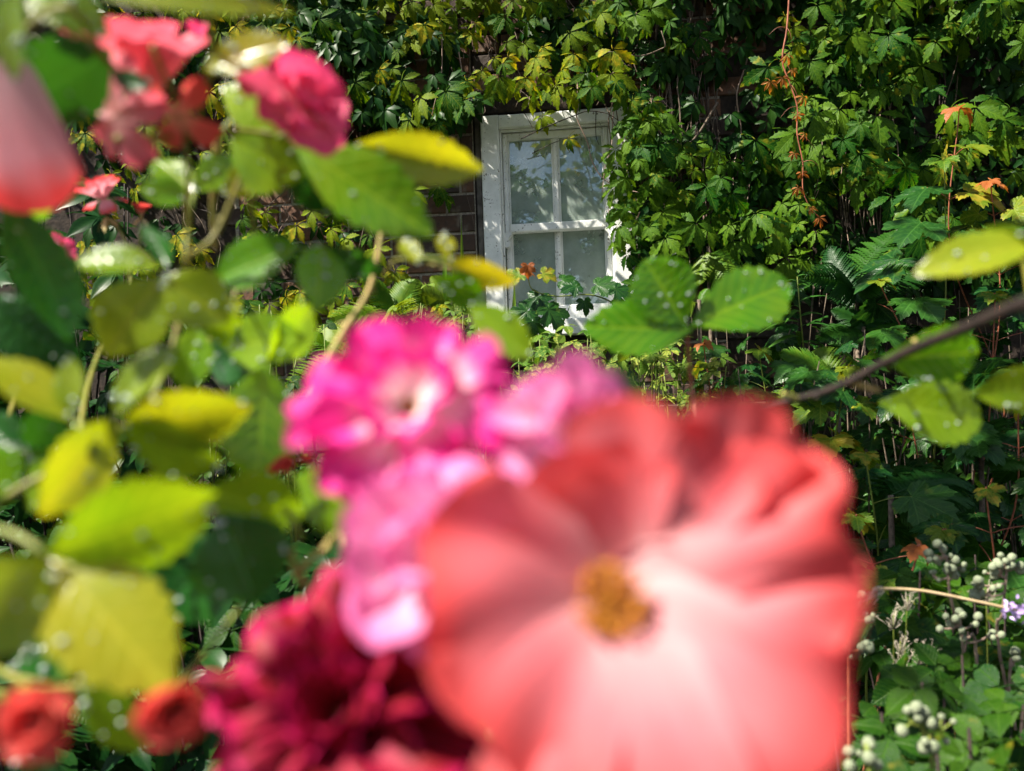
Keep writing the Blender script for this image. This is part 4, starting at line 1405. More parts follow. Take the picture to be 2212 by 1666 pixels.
# seed-headed grasses lower right
gs = thing('seeding_grass', 'thin grasses with pale open seed heads in front of the shaded bramble', 'grass')
r = random.Random(14)
for (x, y, xb) in ((1945, 1385, 1950), (1950, 1418, 1960), (1985, 1405, 1990), (2005, 1400, 2000), (1960, 1290, 1955), (2130, 1270, 2140), (1930, 1330, 1936)):
    d = 1.05
    tp, bt = W(x, y, d), W(xb, 1640, d + .05)
    gzb = Vector((bt.x, bt.y, ground_z(bt.x, bt.y)))
    stem(gs, [gzb, bt, tp], .0014, .0006, 'green_stem', 'stalk', 4)
    hb = MB()
    for k in range(22):
        q = tp + Vector((r.gauss(0, .007), r.gauss(0, .004), r.uniform(-.02, .012)))
        M = frame(q, Vector((r.gauss(0, 1), r.gauss(0, .6), r.uniform(.2, 1.2))), Vector((0, -1, .2)))
        hb.add([(0, 0, 0), (-.0007, .002, .0004), (0, .0048, 0), (.0007, .002, .0004)], [(0, 3, 2, 1)], None, M)
        hb.tube([tp + Vector((0, 0, -.018)), q], .0003, 3)
    hb.build('seed_head', MAT['grass_head'], gs)

# bramble flower-bud panicles (pale downy buds)
BUD = []
for i in range(3):
    mb = MB()
    mb.ball((0, 0, 0), 1.0, 9, 6, (1, 1, 1.12))
    for k in range(5):
        a = k * 1.256 + i
        M = frame(Vector((math.cos(a) * .5, math.sin(a) * .5, -.9)), Vector((math.cos(a), math.sin(a), .55)), Vector((-math.cos(a), -math.sin(a), .8)))
        leaflet(mb, M, 1.0, .7, teeth=2, fold=.1, droop=-.5, serr=0, cols=1)
    BUD.append(mb.mesh('bud', MAT['berry']))


def panicle(label, main, clusters, rb, mat='twig_pale', seed=0):
    """main: list of (x, y, d); clusters: (x, y, d, count, spread)"""
    r = random.Random(seed)
    t = thing('bramble_panicle', label, 'flower buds', 'pale bramble bud sprays')
    pts = [W(*q) for q in main]
    gzb = Vector((pts[0].x, pts[0].y + .03, ground_z(pts[0].x, pts[0].y)))
    stem(t, [gzb, gzb.lerp(pts[0], .6) + Vector((r.gauss(0, .03), .02, 0))] + pts, .0022, .0015, mat)
    ref = smooth_path(pts, 6)
    for (x, y, d, n, sp) in clusters:
        c = W(x, y, d)
        k = min(range(len(ref)), key=lambda q: (ref[q] - c).length + (0.05 if ref[q].z > c.z else 0))
        mb = MB()
        mb.tube(bez(ref[k], (ref[k] + c) / 2 + Vector((0, 0, -.006)), c, 4), taper(5, .0016, .0011), 5)
        for i in range(n):
            q = c + Vector((r.gauss(0, 1), r.gauss(0, .8), r.gauss(0.1, 1))) * (sp * d / FPX)
            mb.tube([c + Vector((0, 0, -.003)), q], .0008, 4)
            s = rb * r.uniform(.45, 1.05)
            put('bud', r.choice(BUD), Matrix.Translation(q) @ rot('X', r.uniform(-.8, .8)) @ rot('Y', r.uniform(-.8, .8)) @ Matrix.Diagonal((s, s, s, 1)), t)
        mb.build('stalk', MAT[mat], t)


panicle('pale bud spray on a pinkish stalk beside the orange seedling', [(2080, 1400, .98), (2062, 1330, .96), (2050, 1270, .95), (2045, 1200, .95)], [(2040, 1200, .95, 11, 16), (2060, 1225, .95, 9, 13), (2018, 1245, .95, 3, 8), (2062, 1245, .95, 4, 8)], .0052, seed=1)
panicle('grey green bud spray at the upper right of the bramble', [(2160, 1420, 1.0), (2165, 1330, .98), (2172, 1260, .97), (2175, 1215, .97)], [(2160, 1240, .97, 10, 14), (2190, 1225, .97, 8, 12), (2120, 1285, .96, 10, 14), (2105, 1262, .96, 3, 6)], .0054, seed=2)
panicle('drooping bud clusters in the middle of the bramble', [(2110, 1440, .96), (2085, 1380, .95), (2060, 1340, .94)], [(2060, 1340, .94, 6, 12), (2105, 1345, .94, 3, 6), (2140, 1370, .95, 5, 8), (2078, 1378, .94, 3, 7), (2025, 1355, .94, 2, 5)], .0050, seed=3)
panicle('thin bud spray against the edge of the coral rose', [(1835, 1420, .80), (1840, 1370, .80), (1850, 1320, .80)], [(1850, 1295, .80, 7, 10), (1878, 1335, .80, 4, 5), (1868, 1395, .80, 5, 7), (1825, 1400, .80, 1, 2), (1838, 1420, .80, 1, 1)], .0045, 'red_stem', seed=4)
panicle('blurred white buds nearest the bottom right corner', [(2010, 1700, .56), (2000, 1620, .56), (1990, 1560, .55)], [(1965, 1555, .55, 3, 12), (2030, 1570, .55, 4, 14), (2010, 1610, .55, 3, 12), (1995, 1540, .55, 2, 9)], .0046, 'green_stem', seed=5)
panicle('blurred pale buds at the bottom beside the coral rose', [(1880, 1720, .50), (1870, 1670, .50)], [(1880, 1625, .50, 4, 16), (1838, 1645, .50, 3, 12), (1900, 1655, .50, 2, 8)], .0044, 'green_stem', seed=6)
panicle('small bud spray cut by the right picture edge', [(2180, 1480, 1.0), (2185, 1440, 1.0)], [(2192, 1420, 1.0, 5, 9), (2205, 1455, 1.0, 3, 6)], .0050, seed=7)

# dry buddleia spray crossing to the lilac flower
bd_ = thing('buddleia_spray', 'straw coloured drooping stalk ending in a lilac flower at the right edge', 'flower')
P = [W(2260, 1335, .88), W(2190, 1318, .88), W(2110, 1300, .88), W(2000, 1278, .88), W(1920, 1272, .88), W(1885, 1275, .88)]
stem(bd_, P, .0020, .0016, 'straw')
gzb = Vector((P[0].x + .05, P[0].y, ground_z(P[0].x, P[0].y)))
stem(bd_, [gzb, Vector((P[0].x + .06, P[0].y, P[0].z - .2)), P[0]], .003, .002, 'straw')
r = random.Random(4)
hb = MB()
for k in range(60):
    f = r.random()
    q = W(1910 - 58 * f, 1272 + 26 * f + r.gauss(0, 5), .88 + r.gauss(0, .004))
    hb.tube([q, q + Vector((-.008 + r.gauss(0, .002), r.gauss(0, .002), -.005 + r.gauss(0, .003)))], [.0008, .0002], 4)
hb.build('seed_head', MAT['grass_head'], bd_)
fl = MB()
for k in range(90):
    q = W(2168 + r.uniform(0, 80), 1320 + r.gauss(0, 9), .88 + r.gauss(0, .005))
    M = frame(q, Vector((r.gauss(0, 1), r.gauss(-.3, .6), r.gauss(.2, 1))), Vector((0, -1, .3)))
    leaflet(fl, M, .006, .004, teeth=2, serr=0, cols=1)
fl.build('flower', MAT['lilac'], bd_)

# ------------------------------------------------------------------ low growth that nobody could count
r = random.Random(99)
mb = MB()
protos = []
for i in range(5):
    q = MB()
    leaflet(q, Matrix.Identity(4), 1.0, 0.62, teeth=3, fold=.25, droop=.3, cols=1, serr=.08)
    protos.append(q)
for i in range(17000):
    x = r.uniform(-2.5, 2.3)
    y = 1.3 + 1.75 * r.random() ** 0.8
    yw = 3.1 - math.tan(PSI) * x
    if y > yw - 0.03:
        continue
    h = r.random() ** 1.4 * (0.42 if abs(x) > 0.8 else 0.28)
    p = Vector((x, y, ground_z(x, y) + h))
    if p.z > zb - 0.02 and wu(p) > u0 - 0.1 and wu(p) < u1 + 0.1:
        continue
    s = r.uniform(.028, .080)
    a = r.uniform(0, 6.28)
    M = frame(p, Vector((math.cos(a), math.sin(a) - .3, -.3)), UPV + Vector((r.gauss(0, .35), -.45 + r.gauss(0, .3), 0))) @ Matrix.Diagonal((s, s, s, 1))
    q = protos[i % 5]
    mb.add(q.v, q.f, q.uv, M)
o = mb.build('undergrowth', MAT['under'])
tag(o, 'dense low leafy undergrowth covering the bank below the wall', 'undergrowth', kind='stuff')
# ------------------------------------------------------------------ roses in the foreground
def vcam(x, y, z):
    """direction given as (picture right, picture up, towards the camera)"""
    return RT * x + UP * y - FW * z


def rose_leaflet(parent, base, tip, wd, roll=0.0, mat='rl_green', fold=.22, droop=.12, seed=0, dew=None, peak=.5, wavy=.02, blunt=.55, drops=(5, 11)):
    """base, tip: (x, y, depth); wd: width in picture units at the leaf's depth; roll turns the blade about its midrib"""
    a, b = W(*base), W(*tip)
    v = b - a
    dm = (base[2] + tip[2]) / 2
    view = (CAM - (a + b) / 2).normalized()
    nm = Matrix.Rotation(R(roll), 3, v.normalized()) @ view
    mb = MB()
    M = frame(a, v, nm)
    leaflet(mb, M, v.length, wd * dm / FPX, teeth=9, fold=fold, droop=droop, peak=peak, serr=.06, cols=2, wavy=wavy, seed=seed, blunt=blunt)
    o = mb.build('leaflet', MAT[mat], parent)
    if dew is not None:
        r = random.Random(seed + 5)
        for k in range(r.randint(*drops)):
            f_ = mb.f[r.randrange(len(mb.f))]
            w_ = [r.random() + .05 for _ in f_]
            q = sum((Vector(mb.v[a_]) * b_ for a_, b_ in zip(f_, w_)), Vector()) / sum(w_)
            dew.ball(q + nm.normalized() * 0.0002, .0003 + .0010 * r.random() ** 1.6, 10, 7, (1, 1, .8))
    return o


def compound(plant, node, anchor, leaflets, stem_mat='green_stem', dew=None):
    """one compound leaf: petiole mesh with its leaflets as sub-parts; node, anchor: (x, y, depth)"""
    n, a = W(*node), W(*anchor)
    mb = MB()
    p = bez(a, (a + n) / 2 + Vector((0, 0, .006)), n, 6)
    mb.tube(p, taper(7, .0011, .0008), 6)
    lf = mb.build('leaf', MAT[stem_mat], plant)
    for i, L in enumerate(leaflets):
        base, tip, wd = L[0], L[1], L[2]
        kw = L[3] if len(L) > 3 else {}
        rose_leaflet(lf, base, tip, wd, seed=i * 7 + int(base[0]), dew=dew, **kw)
    return lf


def rose_flower(plant, c, rad, axis, rings, mat, seed=0, label=None, stamens=None, phase=0.0, sep=True, squash=1.0):
    """c: (x, y, depth); rad in picture units; rings: (count, opening angle, length, width, cup, curl, ruffle)"""
    r = random.Random(seed)
    ctr = W(*c)
    k = c[2] / FPX
    A = axis.normalized()
    e1 = A.orthogonal().normalized()
    e2 = A.cross(e1)
    cal = MB()
    cal.tube([ctr - A * rad * k * .34, ctr - A * rad * k * .2, ctr - A * rad * k * .02], [rad * k * .05, rad * k * .14, rad * k * .10], 8)
    fo = cal.build('flower', MAT['calyx'], plant)
    if label:
        fo['label'] = label
    for ri, (n, el, ln, wd, cup, curl, ruf) in enumerate(rings):
        for i in range(n):
            a = phase + 2 * math.pi * (i + .5 * (ri % 2)) / n + r.gauss(0, .10)
            rad_d = e1 * math.cos(a) + e2 * math.sin(a)
            ee = R(el + r.gauss(0, 7))
            yd = rad_d * math.cos(ee) + A * math.sin(ee)
            nm = A * math.cos(ee) - rad_d * math.sin(ee)
            L = rad * k * ln * r.uniform(.88, 1.1)
            mb = MB()
            M = frame(ctr + rad_d * rad * k * .03, yd, nm) @ rot('Y', R(r.gauss(0, 8)))
            petal(mb, M, L, rad * k * wd * r.uniform(.9, 1.1), cup * r.uniform(.7, 1.3), curl * r.uniform(.6, 1.4), ruf, r.uniform(0, .12), r.random() * 6, 8, 8)
            mb.build('petal', MAT[mat], fo)
    if stamens:
        make_stamens(fo, ctr, A, rad * k * stamens, seed)
    return fo


def make_stamens(parent, ctr, A, rr, seed, n=70):
    r = random.Random(seed + 3)
    e1 = A.orthogonal().normalized()
    e2 = A.cross(e1)
    mb = MB()
    mb.ball(ctr + A * rr * .02, rr * .38, 10, 6)
    for i in range(n):
        a = r.uniform(0, 6.28)
        f = r.random() ** .6
        q = ctr + (e1 * math.cos(a) + e2 * math.sin(a)) * rr * f + A * rr * (.42 + .12 * f + r.gauss(0, .10))
        mb.tube([ctr + (e1 * math.cos(a) + e2 * math.sin(a)) * rr * .2 * f, q], rr * .02, 4)
        mb.ball(q, rr * .11, 6, 4, (1, 1, .8))
    mb.build('stamens', MAT['anther'], parent)


def rosebud(plant, c, rad, axis, mat, seed, label=None, el=74):
    return rose_flower(plant, c, rad, axis, [(5, el - 14, 1.0, 1.25, .55, .10, .04), (5, el, .92, 1.05, .7, -.05, .04), (4, el + 6, .78, .8, .8, -.1, .03)], mat, seed, label)


def sepals(plant, c, rad, axis, seed):
    r = random.Random(seed)
    ctr = W(*c)
    k = c[2] / FPX
    A = axis.normalized()
    e1 = A.orthogonal().normalized()
    e2 = A.cross(e1)
    for i in range(5):
        a = i * 1.256 + r.gauss(0, .1)
        d = e1 * math.cos(a) + e2 * math.sin(a)
        mb = MB()
        leaflet(mb, frame(ctr, d * .8 - A * .5, A + d * .3), rad * k, rad * k * .3, teeth=3, serr=.02, cols=1)
        mb.build('sepal', MAT['calyx'], plant)


def cane(plant, pts, r0, r1, mat='olive_stem', name='stem', thorns=True):
    p = smooth_path([W(*q) if len(q) == 3 and not isinstance(q, Vector) else q for q in pts], 6)
    mb = MB()
    if mat == 'olive_stem':
        r0, r1 = r0 * .68, r1 * .68
    mb.tube(p, taper(len(p), r0, r1), 7)
    if thorns:
        for i in range(2, len(p) - 2, 5):
            t = (p[i + 1] - p[i]).normalized()
            d = t.orthogonal().normalized()
            d.rotate(Matrix.Rotation(i * 2.1, 3, t))
            mb.tube([p[i], p[i] + d * r0 * 3 - t * r0 * .8], [r0 * .8, .0001], 4)
    return mb.build(name, MAT[mat], plant)


# ---- the coral rose nearest the lens
coral = thing('coral_rose', 'huge open coral rose with orange stamens filling the lower right foreground', 'rose')
CD = .132
cc = (1322, 1292, CD + .006)
ctr = W(*cc)
axis = vcam(-.10, .22, 1).normalized()
rec = MB()
rec.tube([ctr - axis * .016, ctr - axis * .009, ctr - axis * .001], [.0022, .0055, .0045], 10)
fo = rec.build('flower', MAT['calyx'], coral)
fo['label'] = 'open coral pink flower with pale heart'
# petals: (tip x, tip y, tip depth, width, cup, curl, ruffle, seed)
for (tx, ty, td, wd, cup, curl, ruf, sd, bk) in (
    (915, 1275, CD - .008, 600, .18, .12, .060, 1.2, .0006),     # left
    (1030, 1600, CD - .012, 560, .16, .08, .050, 2.9, -.0002),   # lower left
    (1330, 1860, CD - .016, 640, .12, .04, .050, .4, -.0010),    # bottom
    (1720, 1760, CD - .014, 640, .16, .08, .065, 3.3, -.0004),   # lower right
    (1885, 1420, CD - .006, 600, .20, .12, .095, 4.4, .0004),    # right
    (1860, 1130, CD - .001, 520, .22, .10, .085, 2.0, .0012),    # right, above
    (1765, 930, CD + .003, 480, .26, .08, .080, 5.0, .0020),     # upper right
    (1470, 872, CD + .006, 520, .30, .04, .075, .9, .0026),      # top
    (1270, 950, CD + .006, 400, .30, .04, .065, 3.7, .0030),     # top left
    (1140, 1070, CD + .003, 440, .26, .06, .060, 2.2, .0024),    # upper left
):
    b = ctr - axis * bk
    tp = W(tx, ty, td)
    v = tp - b
    nm = axis - v.normalized() * axis.dot(v.normalized())
    mb = MB()
    petal(mb, frame(b, v, nm), v.length, wd * CD / FPX, cup, curl, ruf, .05, sd, 18, 18, neck=.34)
    mb.build('petal', MAT['coral'], fo)
make_stamens(fo, ctr + axis * .0008, axis, .0062, 2, 140)
cane(coral, [Vector(ctr - axis * .014), Vector(W(1420, 1500, .165)), Vector(W(1480, 1900, .19)), Vector(W(1500, 2600, .20)), Vector((.06, .25, .7)), Vector((.08, .3, -.02))], .0018, .0034, 'green_stem')

# ---- pink rambler cluster
pink = thing('pink_rambler_rose', 'cluster of double pink and crimson rambler roses beside the coral rose', 'rose')
Z = .172
rose_flower(pink, (885, 885, Z), 250, vcam(-.05, .55, 1), [(9, 2, 1.0, .74, .30, .16, .09), (8, 20, .86, .60, .40, .08, .11), (6, 38, .56, .46, .45, .02, .12), (5, 34, .30, .30, .4, .0, .14)], 'magenta', 3, 'magenta double rose with a white heart', stamens=.13)
rose_flower(pink, (1225, 925, Z - .010), 172, vcam(.25, .45, .9), [(7, 8, .95, .85, .3, .12, .06), (6, 32, .82, .70, .4, .02, .06), (5, 55, .55, .5, .5, 0, .05)], 'palepink', 5, 'pale pink rose tucked behind the coral one')
rose_flower(pink, (935, 1190, Z - .022), 245, vcam(-.30, .30, 1), [(7, 5, .95, .85, .3, .18, .05), (7, 30, .80, .72, .4, .05, .06), (6, 55, .58, .55, .5, 0, .05)], 'palepink', 7, 'pale pink rose below the magenta one')
rose_flower(pink, (735, 1545, Z - .006), 350, vcam(-.05, .55, .8), [(9, -8, 1.0, .62, .6, .40, .20), (9, 14, .88, .56, .8, .32, .24), (8, 40, .72, .50, .9, .2, .22), (7, 66, .50, .42, .9, .1, .16)], 'crimson', 9, 'ragged crimson rose in shade')
for (x, y, d, s) in ((880, 900, Z + .012, .4), (1200, 960, Z + .022, .3), (960, 1220, Z + .005, .3), (770, 1575, Z + .012, .2)):
    cane(pink, [(x, y, d + .004), (x * s + 980 * (1 - s), 1560, .225), (960, 1900, .24), Vector((-.02, .28, .8)), Vector((0, .3, -.02))], .0011, .0022, 'olive_stem', thorns=False)
for (x0, y0, x1, y1) in ((640, 1240, 712, 1178), (640, 1240, 632, 1190), (650, 1242, 735, 1145)):
    cane(pink, [(700, 1290, .27), (x0, y0, .262), (x1, y1, .255)], .0010, .0009, 'calyx', 'sepal', False)
for (x, y, s) in ((625, 1018, 26), (668, 1002, 18), (595, 1022, 14)):
    rosebud(pink, (x, y, .30), s * 1.4, vcam(-.2, .7, .6), 'salmon', x)
    cane(pink, [(x, y + 10, .302), (720, 1100, .29), (760, 1300, .27)], .0006, .0009, 'olive_stem', thorns=False)
pl = compound(pink, (1235, 800, .21), (1180, 980, .21), [((1225, 860, .21), (1420, 885, .215), 170, dict(mat='rl_dark', roll=-20))])

# ---- the rose bush on the left
bush = thing('rose_bush', 'leafy rose bush with yellow green leaves and salmon blooms filling the left foreground', 'rose bush')
DW = MB()
Y, G_, K, O = 'rl_yellow', 'rl_green', 'rl_dark', 'rl_olive'


def d3(x, y, z):
    return (x, y, z)


compound(bush, (105, 1205, .190), (-60, 1150, .20), [
    ((108, 1208, .195), (365, 1478, .176), 250, dict(mat=Y, roll=-12, fold=.14, peak=.48, blunt=.4)),
    ((100, 1200, .192), (-90, 1420, .165), 210, dict(mat=O, roll=-10)),
    ((95, 1195, .192), (470, 1085, .198), 215, dict(mat=G_, roll=22, fold=.18)),
], dew=DW)
compound(bush, (255, 905, .24), (180, 980, .235), [
    ((250, 905, .24), (105, 1110, .215), 150, dict(mat=Y, roll=-25)),
    ((262, 925, .24), (465, 1015, .24), 130, dict(mat=G_, roll=30)),
    ((268, 912, .24), (530, 895, .235), 150, dict(mat=Y, roll=30, fold=.3)),
    ((245, 905, .24), (375, 735, .245), 105, dict(mat=O, roll=-50, fold=.5)),
], dew=DW)
compound(bush, (160, 915, .235), (200, 990, .23), [
    ((155, 912, .235), (-20, 755, .235), 120, dict(mat=Y, roll=35)),
    ((158, 905, .235), (142, 770, .235), 75, dict(mat=O, roll=-35)),
], dew=DW)
compound(bush, (350, 592, .28), (470, 700, .30), [
    ((348, 580, .28), (150, 552, .275), 95, dict(mat=O, roll=48, fold=.4)),
    ((345, 600, .28), (225, 765, .27), 165, dict(mat=Y, roll=18, fold=.2)),
    ((352, 598, .28), (490, 690, .28), 140, dict(mat=Y, roll=-10)),
    ((362, 580, .285), (320, 470, .30), 60, dict(mat=K, roll=30)),
], dew=DW)
compound(bush, (655, 540, .30), (700, 640, .32), [
    ((650, 530, .30), (450, 600, .30), 120, dict(mat=G_, roll=28, fold=.3)),
    ((690, 525, .30), (690, 665, .29), 115, dict(mat=G_, roll=-18, fold=.45)),
    ((665, 535, .30), (830, 600, .32), 75, dict(mat=K, roll=25)),
], dew=DW)
compound(bush, (560, 800, .32), (640, 900, .32), [
    ((660, 730, .32), (470, 745, .33), 130, dict(mat=G_, roll=12)),
    ((570, 790, .32), (560, 1040, .30), 190, dict(mat=G_, roll=-10, fold=.1)),
    ((575, 785, .32), (690, 660, .34), 110, dict(mat=G_, roll=30)),
    ((545, 800, .33), (420, 770, .36), 95, dict(mat=K, roll=-20)),
], dew=DW)
compound(bush, (560, 1050, .26), (650, 1160, .26), [
    ((440, 1060, .25), (660, 1120, .26), 150, dict(mat=G_, roll=10)),
    ((480, 1110, .25), (560, 1300, .25), 230, dict(mat=K, roll=-12)),
    ((640, 1030, .25), (800, 1120, .24), 150, dict(mat=G_, roll=20)),
    ((500, 1160, .26), (330, 1330, .26), 210, dict(mat=K, roll=15)),
], dew=DW)
compound(bush, (690, 305, .30), (600, 300, .30), [
    ((640, 315, .30), (930, 495, .29), 165, dict(mat=G_, roll=-14, fold=.25)),
    ((770, 310, .30), (1045, 372, .305), 110, dict(mat=O, roll=4, fold=.5)),
    ((640, 330, .31), (720, 470, .32), 110, dict(mat=K, roll=15)),
], dew=DW)
compound(bush, (530, 260, .32), (470, 300, .32), [
    ((480, 185, .32), (660, 300, .31), 130, dict(mat=G_, roll=-22)),
    ((500, 300, .31), (640, 380, .30), 160, dict(mat=G_, roll=12)),
    ((440, 150, .26), (612, 80, .25), 95, dict(mat=O, roll=-38)),
    ((480, 420, .33), (590, 350, .33), 80, dict(mat=O, roll=-20)),
], dew=DW)
compound(bush, (200, 120, .25), (120, 60, .25), [
    ((240, 110, .25), (30, 240, .24), 190, dict(mat=K, roll=-12)),
    ((120, 120, .25), (0, 160, .25), 80, dict(mat=G_, roll=-45)),
    ((330, 190, .25), (235, 160, .25), 45, dict(mat=K, roll=10)),
    ((190, 40, .24), (60, -40, .24), 130, dict(mat=O, roll=20)),
], dew=DW)
compound(bush, (220, -40, .22), (100, -80, .22), [
    ((210, -6, .22), (620, -4, .22), 62, dict(mat=O, roll=-35)),
    ((30, -60, .2), (10, 170, .2), 90, dict(mat=O, roll=50)),
    ((90, -30, .22), (230, 70, .22), 90, dict(mat=O, roll=-20)),
], dew=DW)
compound(bush, (0, 440, .25), (-80, 420, .25), [
    ((10, 430, .26), (170, 720, .26), 170, dict(mat=K, roll=-40)),
    ((40, 470, .30), (120, 420, .31), 60, dict(mat=G_, roll=20)),
    ((-20, 640, .30), (160, 800, .30), 160, dict(mat=K, roll=30)),
], dew=DW)
compound(bush, (1015, 600, .33), (900, 560, .33), [
    ((955, 560, .33), (1110, 620, .325), 72, dict(mat=Y, roll=32)),
    ((1015, 658, .33), (1150, 770, .32), 95, dict(mat=G_, roll=-12)),
    ((945, 600, .33), (1050, 655, .33), 80, dict(mat=G_, roll=15)),
    ((965, 560, .33), (960, 500, .335), 44, dict(mat=Y, roll=15)),
    ((905, 570, .33), (868, 512, .335), 46, dict(mat=Y, roll=15)),
], dew=DW)
compound(bush, (60, 1560, .2), (-60, 1500, .2), [
    ((180, 1440, .22), (300, 1640, .22), 120, dict(mat=G_, roll=35)),
    ((30, 1080, .24), (-80, 960, .24), 150, dict(mat=G_, roll=30)),
    ((60, 1100, .26), (160, 1000, .26), 120, dict(mat=G_, roll=-30)),
    ((40, 1640, .22), (120, 1760, .22), 120, dict(mat=K, roll=20)),
    ((20, 1440, .25), (190, 1400, .26), 130, dict(mat=K, roll=-20)),
], dew=DW)
compound(bush, (420, 420, .34), (400, 560, .31), [
    ((420, 420, .34), (330, 330, .35), 80, dict(mat=O, roll=25)),
    ((425, 415, .34), (520, 330, .36), 85, dict(mat=G_, roll=-15)),
    ((415, 430, .34), (300, 400, .33), 75, dict(mat=G_, roll=30)),
], dew=DW)
compound(bush, (430, 700, .33), (400, 620, .30), [
    ((430, 700, .33), (520, 640, .34), 80, dict(mat=O, roll=-25)),
    ((425, 705, .33), (400, 840, .32), 100, dict(mat=G_, roll=15)),
    ((435, 705, .33), (540, 720, .33), 80, dict(mat=G_, roll=20)),
], dew=DW)
compound(bush, (60, 980, .27), (-60, 1050, .25), [
    ((60, 985, .27), (180, 1050, .27), 110, dict(mat=G_, roll=20)),
    ((55, 980, .27), (-40, 900, .27), 100, dict(mat=K, roll=-20)),
    ((62, 975, .27), (120, 880, .27), 90, dict(mat=K, roll=15)),
], dew=DW)
o = DW.build('dew', MAT['dew'], bush)
o['kind'] = 'stuff'
# canes
LB = Vector((-.33, .34, -.02))
cane(bush, [LB, Vector((-.30, .32, .7)), (-150, 1500, .27), (-60, 1150, .24), (180, 980, .25), (330, 860, .28), (400, 620, .30), (400, 300, .28), (330, 100, .25)],   .0022, .0012, 'olive_stem')
cane(bush, [(400, 560, .30), (470, 500, .31), (560, 300, .31), (640, 300, .30)], .0017, .0012)
cane(bush, [(250, 300, .26), (400, 292, .28), (520, 282, .30), (690, 305, .30)], .0016, .0012)
cane(bush, [(120, 40, .24), (230, 130, .25), (330, 250, .27), (400, 320, .29)], .0018, .0013, 'olive_stem')
cane(bush, [(440, -40, .24), (460, 120, .26), (440, 200, .28), (420, 300, .29)], .0017, .0012, 'olive_stem')
cane(bush, [(640, 900, .33), (740, 720, .36), (800, 620, .37), (828, 480, .38), (840, 420, .38)], .0016, .0010, 'calyx')
cane(bush, [(828, 600, .37), (860, 560, .35), (955, 575, .33), (1015, 600, .33)], .0010, .0008, 'olive_stem', thorns=False)
cane(bush, [(330, 860, .28), (480, 880, .31), (640, 900, .33)], .0018, .0014)
cane(bush, [(520, 300, .33), (540, 420, .36), (545, 560, .37), (470, 700, .36), (400, 860, .32)], .0016, .0014, 'olive_stem')
cane(bush, [(470, 300, .35), (460, 440, .37), (465, 540, .38)], .0018, .0010, 'calyx')
cane(bush, [Vector(LB), Vector((-.26, .33, .8)), (-60, 1700, .25), (300, 1560, .26), (560, 1260, .27), (650, 1160, .27)], .0012, .0008, 'olive_stem', thorns=False)
# blooms
rose_flower(bush, (315, 210, .28), 185, vcam(.1, .9, .3), [(5, 45, 1.0, .85, .3, .1, .05), (4, 66, .95, .8, .4, 0, .05)], 'pinkcoral', 21, 'salmon rose with upright petals')
rose_flower(bush, (650, 226, .27), 128, vcam(.55, .3, .6), [(6, 5, 1.0, 1.0, .25, .1, .06), (6, 28, .85, .85, .35, 0, .06), (5, 55, .6, .6, .4, 0, .05)], 'rosepink', 22, 'deep pink rose facing the window')
rose_flower(bush, (425, 88, .33), 40, vcam(.1, .8, .5), [(5, 60, 1.0, 1.0, .5, 0, .04)], 'rosepink', 23)
rose_flower(bush, (250, 250, .26), 120, vcam(-.2, -.3, .8), [(5, 5, 1.0, .7, .3, .2, .06)], 'pinkcoral', 24, 'spent salmon petals hanging down')
rose_flower(bush, (385, 250, .27), 100, vcam(.2, -.6, .5), [(4, 10, 1.0, .7, .3, .2, .06)], 'salmon', 25)
# the big drooping petal at the left edge
pf = MB()
pf.tube([W(30, 120, .235), W(25, 150, .232)], [.002, .004], 8)
fo = pf.build('flower', MAT['calyx'], bush)
fo['label'] = 'blush bud with long petals hanging at the left edge'
for (bx, by, tx, ty, wd, dd, cup, sd) in ((15, 130, 70, 455, 250, .23, .25, 1.0), (-10, 140, -70, 430, 260, .235, .2, 2.0), (30, 140, 30, 440, 240, .24, -.1, 3.0)):
    mb = MB()
    a, b = W(bx, by, dd), W(tx, ty, dd + .003)
    petal(mb, frame(a, b - a, vcam(.45, .1, 1)), (b - a).length, wd * dd / FPX, cup, .10, .02, .0, sd, 14, 14, neck=.3)
    mb.build('petal', MAT['blush'], fo)
cane(bush, [(25, 130, .235), (60, 60, .23), (150, 20, .21), (230, 130, .25)], .0014, .0014)
rose_flower(bush, (225, 430, .62), 62, vcam(-.2, .8, .3), [(5, 40, 1.0, .7, .4, .05, .05), (5, 60, .9, .6, .5, 0, .04), (3, -20, .9, .6, .2, .2, .05)], 'blush', 26, 'half-open blush rose beyond the leaves')
sepals(bush, (228, 470, .62), 40, vcam(-.2, .8, .3), 3)
rosebud(bush, (305, 462, .62), 26, vcam(.1, .9, .2), 'salmon', 27)
sepals(bush, (305, 470, .62), 30, vcam(.05, .95, .2), 5)
rose_flower(bush, (130, 530, .55), 48, vcam(.2, -.5, .6), [(5, 30, 1.0, .8, .4, .1, .05)], 'rosepink', 28)
rose_flower(bush, (95, 690, .6), 58, vcam(.2, -.35, .8), [(6, 25, 1.0, .8, .4, .1, .05), (5, 50, .8, .6, .4, .1, .05)], 'blush', 29)
cane(bush, [(228, 470, .622), (270, 520, .62), (280, 620, .6), (200, 800, .45), (150, 1100, .33)], .0016, .002, 'olive_stem')
cane(bush, [(305, 475, .622), (300, 530, .62), (275, 600, .61)], .0012, .0014, 'olive_stem', thorns=False)
cane(bush, [(95, 690, .605), (60, 760, .58), (20, 900, .45), (-60, 1150, .28)], .0014, .002, 'olive_stem', thorns=False)
cane(bush, [(130, 520, .555), (90, 600, .56), (80, 700, .58)], .0012, .0014, 'olive_stem', thorns=False)
rosebud(bush, (100, 1548, .155), 98, vcam(.05, .25, 1), 'salmon', 31, 'salmon rosebud opening at the lower left', 52)
rosebud(bush, (372, 1520, .158), 88, vcam(.35, .1, .9), 'salmon', 33, 'red orange rosebud beside the yellow leaf', 56)
